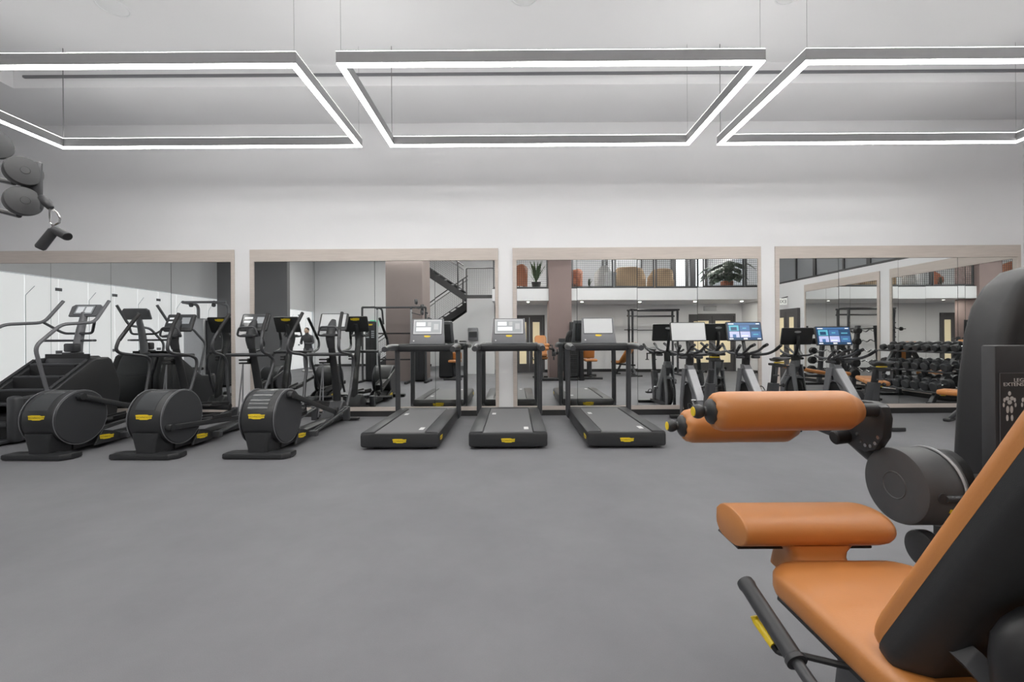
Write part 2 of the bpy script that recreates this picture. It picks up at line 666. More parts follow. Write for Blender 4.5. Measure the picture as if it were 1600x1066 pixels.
# frosted glass partition along the left wall: panes with patch fittings
part = thing('glass_partition', 'bright frosted glass partition with dark patch fittings along the grey wall', 'partition', (XL, 0, 0))
y = YB + 0.05
k = 0
while y < D - 0.9:
    w = 0.575
    bm = nb()
    b2(bm, -0.09, -0.02, y + 0.004, y + w - 0.004, 0.02, 2.38)
    obj('pane', bm, 'frost', part)
    if k % 2:
        for z in (0.98, 2.18):
            bm = nb()
            b2(bm, -0.02, -0.008, y + w - 0.06, y + w + 0.06, z - 0.03, z + 0.03, 0.003)
            obj('patch_fitting', bm, 'grey', part)
    else:
        bm = nb()
        tube(bm, rounded([(-0.016, y + w - 0.012, 0.05), (-0.016, y + w - 0.012, 2.02), (-0.016, y + w - 0.16, 2.2)], 0.02), 0.005, 6)
        obj('edge_seal', bm, 'silver', part)
    y += w
    k += 1

# ------------------------------------------------------------------ wall mirrors
MZ0, MZ1 = 0.148, 2.396


def mirror(x0, x1, label, face, wall, n=4, group=None):
    """face: 'y' hangs on the front wall (facing -Y), 'x' on the right wall (facing -X)"""
    loc = ((x0 + x1) / 2, wall, 0) if face == 'y' else (wall, (x0 + x1) / 2, 0)
    t = thing('wall_mirror', label, 'mirror', loc, 0 if face == 'y' else -PI / 2, 'tall mirrors framed in pale wood')
    hw = (x1 - x0) / 2
    a, b = -hw + 0.062, hw - 0.05
    bm = nb()
    b2(bm, -hw, hw, -0.022, 0.0, MZ1, 2.583, 0.002, 1)
    obj('top_rail', bm, 'wood', t)
    bm = nb()
    b2(bm, -hw, hw, -0.022, 0.0, 0.086, MZ0, 0.002, 1)
    obj('bottom_rail', bm, 'wood', t)
    for s0, s1 in ((-hw, a), (b, hw)):
        bm = nb()
        b2(bm, s0, s1, -0.022, 0.0, MZ0, MZ1, 0.002, 1)
        obj('stile', bm, 'wood', t)
    pw = (b - a) / n
    for i in range(n):
        bm = nb()
        b2(bm, -pw / 2 + 0.003, pw / 2 - 0.003, -0.006, 0.0, MZ0 + 0.002, MZ1 - 0.003)
        for f in bm.faces:
            f.material_index = 0 if f.normal.y < -0.9 else 1
        o = obj('pane', bm, ['mirror', 'mirror_edge'], t, smooth=False)
        o.location = (a + pw * (i + 0.5), -0.004, 0)
        tilt = TILT[(i + int(abs(x0) * 3)) % len(TILT)]
        o.rotation_euler = (tilt[0], 0, tilt[1])
    bm = nb()
    b2(bm, a, b, -0.0022, -0.0005, MZ0, MZ1)
    obj('backing', bm, 'mirror_edge', t)
    return t


TILT = [(0.0, 0.0), (0.0006, -0.0005), (-0.0005, 0.0007), (0.0004, 0.0003), (-0.0006, -0.0006)]
mirror(-8.12, -4.30, 'wood framed wall mirror behind the stair climber', 'y', D)
mirror(-4.06, -0.235, 'wood framed wall mirror behind the elliptical next to the treadmills', 'y', D)
mirror(-0.015, 3.81, 'wood framed wall mirror between the treadmills and the exercise bikes', 'y', D)
mirror(4.03, 7.81, 'wood framed wall mirror behind the low bench', 'y', D)
mirror(1.64, 4.01, 'wood framed wall mirror on the side wall behind the barbell rack', 'x', XR, 3)
mirror(4.26, 6.53, 'wood framed wall mirror on the side wall behind the dumbbell rack', 'x', XR, 3)

# ------------------------------------------------------------------ pendant light frames
LW, LY0, LY1, LZ, LH, LT = 3.70, 3.69, 5.31, 3.578, 0.098, 0.06


def pendant(cx, label, yc=(LY0 + LY1) / 2):
    t = thing('pendant_light', label, 'light', (cx, yc, LZ), 0, 'rectangular LED pendant frames')
    hx, hy = LW / 2, (LY1 - LY0) / 2
    runs = [(-hx, hx, -hy, -hy + LT), (-hx, hx, hy - LT, hy), (-hx, -hx + LT, -hy + LT, hy - LT), (hx - LT, hx, -hy + LT, hy - LT)]
    for i, (x0, x1, y0, y1) in enumerate(runs):
        bm = nb()
        if i < 2:
            b2(bm, x0, x1, y0, y0 + 0.003, 0, LH)
            b2(bm, x0, x1, y1 - 0.003, y1, 0, LH)
            b2(bm, x0, x0 + 0.003, y0 + 0.003, y1 - 0.003, 0, LH)
            b2(bm, x1 - 0.003, x1, y0 + 0.003, y1 - 0.003, 0, LH)
            b2(bm, x0 + 0.003, x1 - 0.003, y0 + 0.003, y1 - 0.003, 0.02, LH - 0.02)
        else:
            b2(bm, x0, x0 + 0.003, y0, y1, 0, LH)
            b2(bm, x1 - 0.003, x1, y0, y1, 0, LH)
            b2(bm, x0 + 0.003, x1 - 0.003, y0, y1, 0.02, LH - 0.02)
        obj('profile', bm, 'profile', t, smooth=False)
        g = 0.003
        gy0, gy1 = (y0 + g, y1 - g) if i < 2 else (y0, y1)
        bm = nb()
        b2(bm, x0 + g, x1 - g, gy0, gy1, -0.009, 0.012)
        obj('diffuser', bm, 'led', t, smooth=False)
        bm = nb()
        b2(bm, x0 + g, x1 - g, gy0, gy1, LH - 0.012, LH + 0.005)
        obj('uplight_diffuser', bm, 'led_up', t, smooth=False)
    for sx in (-1, 1):
        for sy in (-1, 1):
            bm = nb()
            cyl(bm, (sx * (hx - 0.03), sy * (hy - 0.03), LH), (sx * (hx - 0.03), sy * (hy - 0.03), CEIL - LZ), 0.0045 if (sy > 0 and sx < 0) else 0.0014, 6)
            obj('suspension_cable', bm, 'cable', t)
    return t


pendant(0.333, 'rectangular LED pendant frame above the treadmills')
pendant(0.333 - 4.045, 'rectangular LED pendant frame above the ellipticals')
pendant(0.333 + 4.045, 'rectangular LED pendant frame above the exercise bikes')

# second pendant row, added out of view to light the foreground and back half
for cx, lb in ((0.333, 'added unseen LED pendant frame above the leg extension machine'), (0.333 - 4.045, 'added unseen LED pendant frame above the cable machine'), (0.333 + 4.045, 'added unseen LED pendant frame above the barbell rack bench')):
    pendant(cx, lb, 1.95)

# slim track on the bulkhead face
bm = nb()
b2(bm, -6.4, XR, 5.60, 5.63, 4.645, 4.672)
tag(obj('ceiling_track', bm, 'grey'), 'slim dark track running along the bulkhead', 'track')
for (x, y, lb) in ((-4.3, 4.62, 'round grille speaker in the ceiling over the ellipticals'), (0.13, 4.50, 'round grille speaker in the ceiling over the treadmills'), (2.93, 4.5, 'round grille speaker in the ceiling over the exercise bikes')):
    t = thing('ceiling_speaker', lb, 'speaker', (x, y, CEIL), 0, 'ceiling speakers')
    bm = nb()
    lathe(bm, [(0.155, 0.0), (0.155, -0.008), (0.14, -0.012), (0.135, -0.006)], (0, 0, 0), 'z', 32)
    obj('rim', bm, 'grey_wall', t)
    bm = nb()
    lathe(bm, [(0.134, -0.002), (0.12, -0.009), (0.0, -0.012)], (0, 0, 0), 'z', 32)
    obj('grille', bm, 'grey_wall', t)

# downlights under the gallery
for i, (x, y) in enumerate(((0.45, -0.2), (2.15, -0.35), (4.0, -0.35), (5.75, -0.35), (7.3, -0.5))):
    t = thing('downlight', 'round white downlight under the gallery ' + ('between the narrow brown column and the stair block', 'above the weight machine', 'above the incline bench', 'beside the air vent', 'in the corner by the side wall')[i], 'light', (x, y, SLAB0), 0, 'downlights under the gallery')
    bm = nb()
    lathe(bm, [(0.06, 0.0), (0.06, -0.004), (0.045, -0.006), (0.043, -0.001)], (0, 0, 0), 'z', 20)
    obj('rim', bm, 'wall', t)
    bm = nb()
    lathe(bm, [(0.042, -0.001), (0.04, -0.004), (0.0, -0.004)], (0, 0, 0), 'z', 20)
    obj('lamp', bm, 'down', t)
# unseen ceiling panels added to brighten the gallery and stair hall in the mirrors
for i, (x, y, w) in enumerate(((1.5, -2.0, 1.2), (4.2, -2.0, 1.2), (6.6, -2.0, 1.2), (-5.6, -2.2, 1.4), (-1.6, -1.0, 1.2))):
    t = thing('added_panel_light', 'added flat fill light panel over the ' + ('spiky plant', 'tan sofas', 'broad leafed plant', 'person by the frosted glass', 'stair landing')[i], 'light', (x, y, CEIL), 0, 'added fill panels over the %s' % ('gallery' if x > 0 else 'stair hall'))
    bm = nb()
    b2(bm, -w / 2, w / 2, -0.3, 0.3, -0.03, 0)
    obj('frame', bm, 'profile', t)
    bm = nb()
    b2(bm, -w / 2 + 0.03, w / 2 - 0.03, -0.27, 0.27, -0.034, -0.03)
    obj('diffuser', bm, M['panel'] if 'panel' in M else M.setdefault('panel', emitter('added_panel_diffuser', (255, 252, 246), 46.0)), t)

bm = nb()
b2(bm, 6.55, 7.0, YU, YU + 0.015, 2.08, 2.24, 0.003)
for i in range(5):
    b2(bm, 6.58, 6.97, YU + 0.015, YU + 0.022, 2.10 + i * 0.026, 2.115 + i * 0.026)
tag(obj('air_vent', bm, 'silver'), 'grey louvred air vent above the double door', 'vent')

# exit signs
t = thing('exit_sign', 'small white exit sign on a bracket above the side door', 'sign', (XR - 0.02, 0.95, 2.10))
bm = nb()
b2(bm, -0.34, -0.02, -0.012, 0.012, 0, 0.19, 0.004)
obj('sign_panel', bm, 'white_sign', t)
bm = nb()
cyl(bm, (-0.18, 0, 0.19), (0.0, 0, 0.235), 0.012, 8)
obj('bracket', bm, 'rail_black', t)
lettering('EXIT', 0.13, 'doorframe', t, (-0.18, -0.0125, 0.09), FRONT)
lettering('EXIT', 0.13, 'doorframe', t, (-0.18, 0.0125, 0.09), BACK)
t = thing('exit_sign', 'small green exit sign on the far grey wall', 'sign', (-6.05, YB + 0.01, 1.75))
bm = nb()
b2(bm, -0.17, 0.17, 0, 0.03, 0, 0.24, 0.004)
obj('sign_panel', bm, 'green_sign', t)
lettering('EXIT', 0.12, 'white_sign', t, (0, 0.031, 0.12), BACK)

# ------------------------------------------------------------------ gallery railing
rl = thing('gallery_railing', 'dark steel gallery railing with wire mesh panels', 'railing', (0, YF - 0.06, SLAB1))


def mesh_panel(parent, x0, x1, z0, z1, y=0.0, step=0.06):
    fr = nb()
    for (a, b, c, d) in ((x0, x0 + 0.035, z0, z1), (x1 - 0.035, x1, z0, z1), (x0 + 0.035, x1 - 0.035, z0, z0 + 0.035), (x0 + 0.035, x1 - 0.035, z1 - 0.035, z1)):
        b2(fr, a, b, y - 0.02, y + 0.02, c, d)
    p = obj('panel_frame', fr, 'tube', parent)
    bm = nb()
    x = x0 + 0.035 + step / 2
    while x < x1 - 0.035:
        b2(bm, x - 0.004, x + 0.004, y - 0.003, y + 0.003, z0 + 0.035, z1 - 0.035)
        x += step
    z = z0 + 0.035 + step / 2
    while z < z1 - 0.035:
        b2(bm, x0 + 0.035, x1 - 0.035, y + 0.003, y + 0.009, z - 0.004, z + 0.004)
        z += step
    o = obj('wire_mesh', bm, 'rail_black', p, smooth=False)
    o['kind'] = 'stuff'


for (x0, x1) in ((-0.62, 0.02), (0.05, 1.03), (1.77, 3.02), (3.06, 4.28), (4.32, 5.62), (5.75, 7.0), (7.04, 7.82)):
    mesh_panel(rl, x0, x1, 0.03, 1.05)
bm = nb()
b2(bm, -0.64, 1.04, -0.035, 0.035, 1.05, 1.09)
b2(bm, 1.76, 7.85, -0.035, 0.035, 1.05, 1.09)
obj('handrail', bm, 'rail_black', rl)
bm = nb()
b2(bm, -0.64, 1.04, -0.04, 0.04, 0.0, 0.03)
b2(bm, 1.76, 7.85, -0.04, 0.04, 0.0, 0.03)
obj('bottom_rail', bm, 'rail_black', rl)

# dark glazing and bright blinds at the back of the gallery
for i, (x0, x1, mm) in enumerate(((2.1, 3.4, 'pane_dark'), (3.5, 4.9, 'pane_dark'))):
    o = bpy.data.objects.new('window_%d' % (5 + i), None)
    C.objects.link(o)
    o['kind'] = 'structure'
    o['label'] = 'dark gallery window behind the sofas'
    bm = nb()
    b2(bm, x0, x1, -3.1, -3.06, 2.75, 4.2)
    obj('pane', bm, mm, o)
    bm = nb()
    for x in (x0, x1 - 0.06):
        b2(bm, x, x + 0.06, -3.12, -3.03, 2.68, 4.25)
    b2(bm, x0 + 0.06, x1 - 0.06, -3.12, -3.03, 4.2, 4.25)
    b2(bm, x0 + 0.06, x1 - 0.06, -3.12, -3.03, 2.68, 2.75)
    obj('window_frame', bm, 'rail_black', o)
for i, (x0, x1) in enumerate(((6.0, 6.35), (6.72, 7.05))):
    o = bpy.data.objects.new('window_%d' % (7 + i), None)
    C.objects.link(o)
    o['kind'] = 'structure'
    o['label'] = 'tall narrow gallery window with a bright blind'
    bm = nb()
    b2(bm, x0, x1, -2.62, -2.6, 2.72, 4.4)
    obj('blind', bm, 'curtain', o)
    bm = nb()
    b2(bm, x0 - 0.18, x0, -2.64, -2.56, 2.68, 4.45)
    b2(bm, x1, x1 + 0.1, -2.64, -2.56, 2.68, 4.45)
    obj('window_frame', bm, 'rail_black', o)

# ------------------------------------------------------------------ gallery furniture


def sofa(x, y, w, label, h=0.78):
    t = thing('sofa', label, 'sofa', (x, y, SLAB1), PI, 'tan sofas on the gallery')
    bm = nb()
    # gently arched back shell, high in the middle, wrapping round into the arms
    rings = []
    n = 15
    for i in range(n):
        u = i / (n - 1)
        a = (u - 0.5) * 2
        hx = a * w / 2
        hy = 0.38 * (abs(a) ** 3)
        top = h - 0.04 * a * a - 0.22 * max(0.0, (abs(a) - 0.72) / 0.28)
        rings.append([(hx, hy - 0.0, 0.06), (hx, hy, top - 0.04), (hx * 0.985, hy + 0.06, top), (hx * 0.93, hy + 0.12, top - 0.05), (hx * 0.93, hy + 0.13, 0.06)])
    loft(bm, rings)
    obj('backrest', bm, 'tan', t, 60)
    bm = nb()
    box(bm, (0, 0.42, 0.26), (w * 0.86, 0.6, 0.3), 0.06, 3)
    obj('seat', bm, 'tan', t)
    for sx in (-1, 1):
        for yy in (0.14, 0.64):
            bm = nb()
            cyl(bm, (sx * w * 0.36, yy, 0), (sx * w * 0.36, yy, 0.12), 0.02, 8)
            obj('leg', bm, 'rail_black', t)
    return t


sofa(3.78, -0.55, 1.18, 'wide tan sofa on the gallery with its back to the railing')
sofa(4.86, -0.55, 0.86, 'narrow tan sofa on the gallery beside the wide one', 0.74)


def armchair(x, y, rz, m, label, wd=0.62):
    t = thing('armchair', label, 'armchair', (x, y, SLAB1), rz)
    bm = nb()
    rings = []
    for i in range(17):
        a = R(-200 + 220 * i / 16)
        k = abs(i - 8) / 8
        hgt = 0.80 - 0.26 * k ** 1.6
        ro, ri = wd / 2, wd / 2 - 0.07
        cx, cy = math.cos(a), math.sin(a)
        rings.append([(cx * ro, cy * ro, 0.12), (cx * ro * 1.05, cy * ro * 1.05, hgt - 0.04), (cx * (ro - 0.03), cy * (ro - 0.03), hgt), (cx * ri, cy * ri, hgt - 0.05), (cx * ri, cy * ri, 0.12)])
    loft(bm, rings)
    obj('backrest', bm, m, t, 60)
    bm = nb()
    lathe(bm, [(0.0, 0.24), (wd * 0.36, 0.24), (wd * 0.4, 0.3), (wd * 0.38, 0.42), (0.0, 0.44)], (0, 0, 0), 'z', 24)
    obj('seat', bm, m, t, 50)
    for k in range(4):
        a = R(45 + 90 * k)
        bm = nb()
        cyl(bm, (math.cos(a) * wd * 0.3, math.sin(a) * wd * 0.3, 0.25), (math.cos(a) * wd * 0.38, math.sin(a) * wd * 0.38, 0), 0.016, 8)
        obj('leg', bm, 'rail_black', t)
    return t


armchair(0.14, -0.30, 2.6, 'rust', 'rust leather tub armchair behind the mesh railing beside the spiky plant', 0.6)
armchair(1.95, -0.85, 0.6, 'rust', 'rust leather tub armchair beside the narrow brown column', 0.6)
armchair(2.86, -0.62, 2.9, 'shoe', 'small white tub armchair next to a drum side table', 0.5)


def side_table(x, y):
    t = thing('side_table', 'white drum side table on the gallery between armchair and sofa', 'table', (x, y, SLAB1))
    bm = nb()
    cyl(bm, (0, 0, 0.46), (0, 0, 0.5), 0.19, 24, ch=0.004)
    obj('table_top', bm, 'wall', t)
    bm = nb()
    lathe(bm, [(0.15, 0), (0.16, 0.1), (0.17, 0.46)], (0, 0, 0), 'z', 20)
    obj('base', bm, 'grey_wall', t)


side_table(3.0, -0.1)


def leaf_blade(bm, base, tip, w, droop=0.0, n=5):
    b, t = Vector(base), Vector(tip)
    d = t - b
    side = d.cross(Vector((0, 0, 1)))
    side = side.normalized() if side.length > 1e-5 else Vector((1, 0, 0))
    nrm = side.cross(d).normalized()
    prev = None
    for i in range(n + 1):
        u = i / n
        c = b + d * u + Vector((0, 0, -droop * u * u))
        ww = w * math.sin(PI * min(1, 0.12 + u * 0.88)) ** 0.8 * 0.5 + 0.001
        q = [bm.verts.new(c - side * ww), bm.verts.new(c + nrm * ww * 0.25), bm.verts.new(c + side * ww)]
        if prev:
            bm.faces.new((prev[0], prev[1], q[1], q[0]))
            bm.faces.new((prev[1], prev[2], q[2], q[1]))
        prev = q


def plant(x, y, z, pot_m, leaf_m, label, kind, s=1.0):
    t = thing('potted_plant', label, 'plant', (x, y, z))
    bm = nb()
    if kind == 'spiky':
        lathe(bm, [(0.10 * s, 0), (0.13 * s, 0.24 * s), (0.135 * s, 0.25 * s), (0.12 * s, 0.25 * s), (0.11 * s, 0.2 * s), (0, 0.2 * s)], (0, 0, 0), 'z', 20)
    else:
        lathe(bm, [(0.17 * s, 0), (0.18 * s, 0.02 * s), (0.185 * s, 0.27 * s), (0.19 * s, 0.29 * s), (0.16 * s, 0.29 * s), (0.15 * s, 0.24 * s), (0, 0.24 * s)], (0, 0, 0), 'z', 20)
    obj('pot', bm, pot_m, t)
    rnd = random.Random(int(x * 100))
    if kind == 'spiky':
        for i in range(34):
            a = rnd.uniform(0, 2 * PI)
            el = rnd.uniform(0.95, 1.5)
            L = rnd.uniform(0.45, 0.72) * s
            bm = nb()
            st = Vector((0, 0, 0.2 * s + rnd.uniform(0, 0.15) * s))
            leaf_blade(bm, st, st + Vector((math.cos(a) * math.cos(el), math.sin(a) * math.cos(el), math.sin(el))) * L, 0.055 * s, 0.08 * s)
            obj('leaf', bm, leaf_m, t)
    else:
        for i in range(36):
            a = rnd.uniform(0, 2 * PI)
            el = rnd.uniform(0.5, 1.4)
            L = rnd.uniform(0.35, 0.75) * s
            st = Vector((0, 0, 0.22 * s))
            mid = st + Vector((math.cos(a) * math.cos(el), math.sin(a) * math.cos(el), math.sin(el))) * L
            bm = nb()
            tube(bm, [st, (st + mid) / 2 + Vector((0, 0, 0.04)), mid], 0.007 * s, 5, 3)
            leaf_blade(bm, mid, mid + Vector((math.cos(a), math.sin(a), -0.35)) * 0.34 * s, 0.32 * s, 0.12 * s)
            obj('leaf', bm, leaf_m, t)
    return t


plant(0.72, -0.42, SLAB1, 'rail_black', 'leaf', 'spiky green plant in a dark pot behind the mesh railing', 'spiky', 1.12)
plant(2.36, -0.2, SLAB1, 'rail_black', 'leaf2', 'low dark leafy plant beside the small white armchair', 'spiky', 0.42)
plant(6.95, -0.75, SLAB1, 'terracotta', 'leaf2', 'broad leafed plant in a terracotta pot behind the mesh railing', 'broad', 1.05)

# ------------------------------------------------------------------ stairs behind the block
st = thing('staircase', 'black steel staircase of two flights with mesh railings', 'stairs', (0, 0, 0))


def flight(x0, z0, x1, z1, yc, w, n):
    dx, dz = (x1 - x0) / n, (z1 - z0) / n
    sl = dz / abs(dx)
    for s in (-1, 1):
        bm = nb()
        y = yc + s * w / 2
        prism(bm, [(x0, z0 - 0.20), (x1, z1 - 0.20), (x1, z1 + 0.06), (x0, z0 + 0.06)], 'y', y - 0.02, y + 0.02)
        obj('stringer', bm, 'rail_black', st)
        if s > 0:
            for k in (0.08, 0.5, 0.95):
                bm = nb()
                cyl(bm, (x0 + (x1 - x0) * k, y, z0 + (z1 - z0) * k), (x0 + (x1 - x0) * k, y, z0 + (z1 - z0) * k + 1.0), 0.025, 8)
                obj('post', bm, 'rail_black', st)
            for hh in (1.0, 0.86, 0.14):
                bm = nb()
                tube(bm, [(x0, y, z0 + hh), (x1, y, z1 + hh)], 0.02 if hh > 0.9 else 0.014, 8)
                obj('handrail', bm, 'rail_black', st)
            bm = nb()
            m = int(abs(x1 - x0) / 0.07)
            for i in range(m):
                x = x0 + (x1 - x0) * i / m
                z = z0 + (z1 - z0) * i / m
                b2(bm, x - 0.0025, x + 0.0025, y - 0.0025, y + 0.0025, z + 0.14, z + 0.86)
            for i in range(10):
                tube(bm, [(x0, y, z0 + 0.17 + 0.07 * i), (x1, y, z1 + 0.17 + 0.07 * i)], 0.003, 4)
            o = obj('wire_mesh', bm, 'rail_black', st, smooth=False)
            o['kind'] = 'stuff'
    for i in range(n):
        bm = nb()
        xa = x0 + dx * i
        b2(bm, min(xa, xa + dx * 1.05), max(xa, xa + dx * 1.05), yc - w / 2 + 0.02, yc + w / 2 - 0.02, z0 + dz * (i + 1) - 0.035, z0 + dz * (i + 1))
        obj('tread', bm, 'dark', st)


flight(-5.4, 0.0, -1.7, 2.52, -3.2, 0.9, 15)
flight(-1.72, 2.70, -4.2, 4.38, -2.0, 0.9, 10)
bm = nb()
b2(bm, -1.70, -0.66, -3.7, -1.5, 2.54, 2.68)
obj('landing', bm, 'rail_black', st)
bm = nb()
for (x, y) in ((-1.65, -3.6), (-0.75, -3.6)):
    b2(bm, x - 0.04, x + 0.04, y - 0.04, y + 0.04, 0, 2.54)
obj('landing_support', bm, 'rail_black', st)
lr = obj('landing_rail', tube(nb(), rounded([(-1.62, -1.5, 2.68), (-1.62, -1.5, 3.6), (-0.68, -1.5, 3.6), (-0.68, -1.5, 2.68)], 0.06), 0.02, 8), 'rail_black', st)
bm = nb()
for i in range(15):
    x = -1.58 + i * 0.062
    b2(bm, x - 0.0025, x + 0.0025, -1.503, -1.497, 2.70, 3.58)
    z = 2.72 + i * 0.06
    b2(bm, -1.61, -0.69, -1.498, -1.492, z - 0.0025, z + 0.0025)
o = obj('wire_mesh', bm, 'rail_black', st, smooth=False)
o['kind'] = 'stuff'


# ================================================================== CARDIO MACHINES
def circle(cy, cz, r, a0, a1, n):
    return [(cy + r * math.cos(R(a0 + (a1 - a0) * i / n)), cz + r * math.sin(R(a0 + (a1 - a0) * i / n))) for i in range(n + 1)]


def display(parent, name, w, h, bg, tiles, loc, rot, frame='black', fr=0.012, th=0.02):
    """screen: bezel part with the lit panel as its child; tiles (x0,y0,x1,y1,material) in 0..1"""
    bm = nb()
    prism(bm, rrect(w + 2 * fr, h + 2 * fr, 0.014, 4), 'z', -th, 0.0, 0.003, 1)
    bz = obj(name, bm, frame, parent)
    bz.location = loc
    bz.rotation_euler = rot
    mats = [bg]
    bm = nb()

    def quad(x0, y0, x1, y1, z, mi):
        f = bm.faces.new([bm.verts.new(((x - 0.5) * w, (y - 0.5) * h, z)) for (x, y) in ((x0, y0), (x1, y0), (x1, y1), (x0, y1))])
        f.material_index = mi
    quad(0, 0, 1, 1, 0.0008, 0)
    for i, (x0, y0, x1, y1, mm) in enumerate(tiles):
        if mm not in mats:
            mats.append(mm)
        quad(x0, y0, x1, y1, 0.0012 + 0.0001 * i, mats.index(mm))
    obj('screen', bm, mats, bz, smooth=False)
    return bz


TREAD_UI = [(0.05, 0.08, 0.95, 0.9, 'scr_mid'), (0.1, 0.55, 0.42, 0.82, 'scr_lite'), (0.1, 0.2, 0.62, 0.47, 'scr_lite'), (0.5, 0.55, 0.62, 0.82, 'scr_grey'), (0.72, 0.3, 0.88, 0.7, 'scr_grey')]
ELL_UI = [(0.06, 0.66, 0.40, 0.80, 'scr_lite'), (0.06, 0.36, 0.48, 0.50, 'scr_lite'), (0.58, 0.3, 0.92, 0.8, 'scr_mid')]
BIKE_UI = [(0.02, 0.88, 0.98, 0.97, 'scr_blue'), (0.04, 0.9, 0.2, 0.95, 'scr_white'), (0.86, 0.9, 0.96, 0.95, 'scr_white'),
           (0.05, 0.52, 0.34, 0.84, 'scr_teal'), (0.10, 0.55, 0.28, 0.74, 'scr_navy'), (0.37, 0.52, 0.66, 0.84, 'scr_blue'), (0.45, 0.64, 0.56, 0.7, 'scr_teal'),
           (0.69, 0.52, 0.97, 0.84, 'scr_navy'), (0.73, 0.62, 0.92, 0.68, 'scr_teal'), (0.05, 0.14, 0.34, 0.48, 'scr_lilac'), (0.14, 0.14, 0.24, 0.32, 'scr_blue'),
           (0.37, 0.14, 0.66, 0.48, 'scr_lilac'), (0.40, 0.2, 0.6, 0.26, 'scr_white'), (0.69, 0.14, 0.97, 0.48, 'scr_blue'), (0.75, 0.28, 0.9, 0.34, 'scr_teal'),
           (0.03, 0.03, 0.15, 0.09, 'scr_white'), (0.45, 0.02, 0.57, 0.11, 'scr_lite'), (0.86, 0.03, 0.97, 0.09, 'scr_white')]


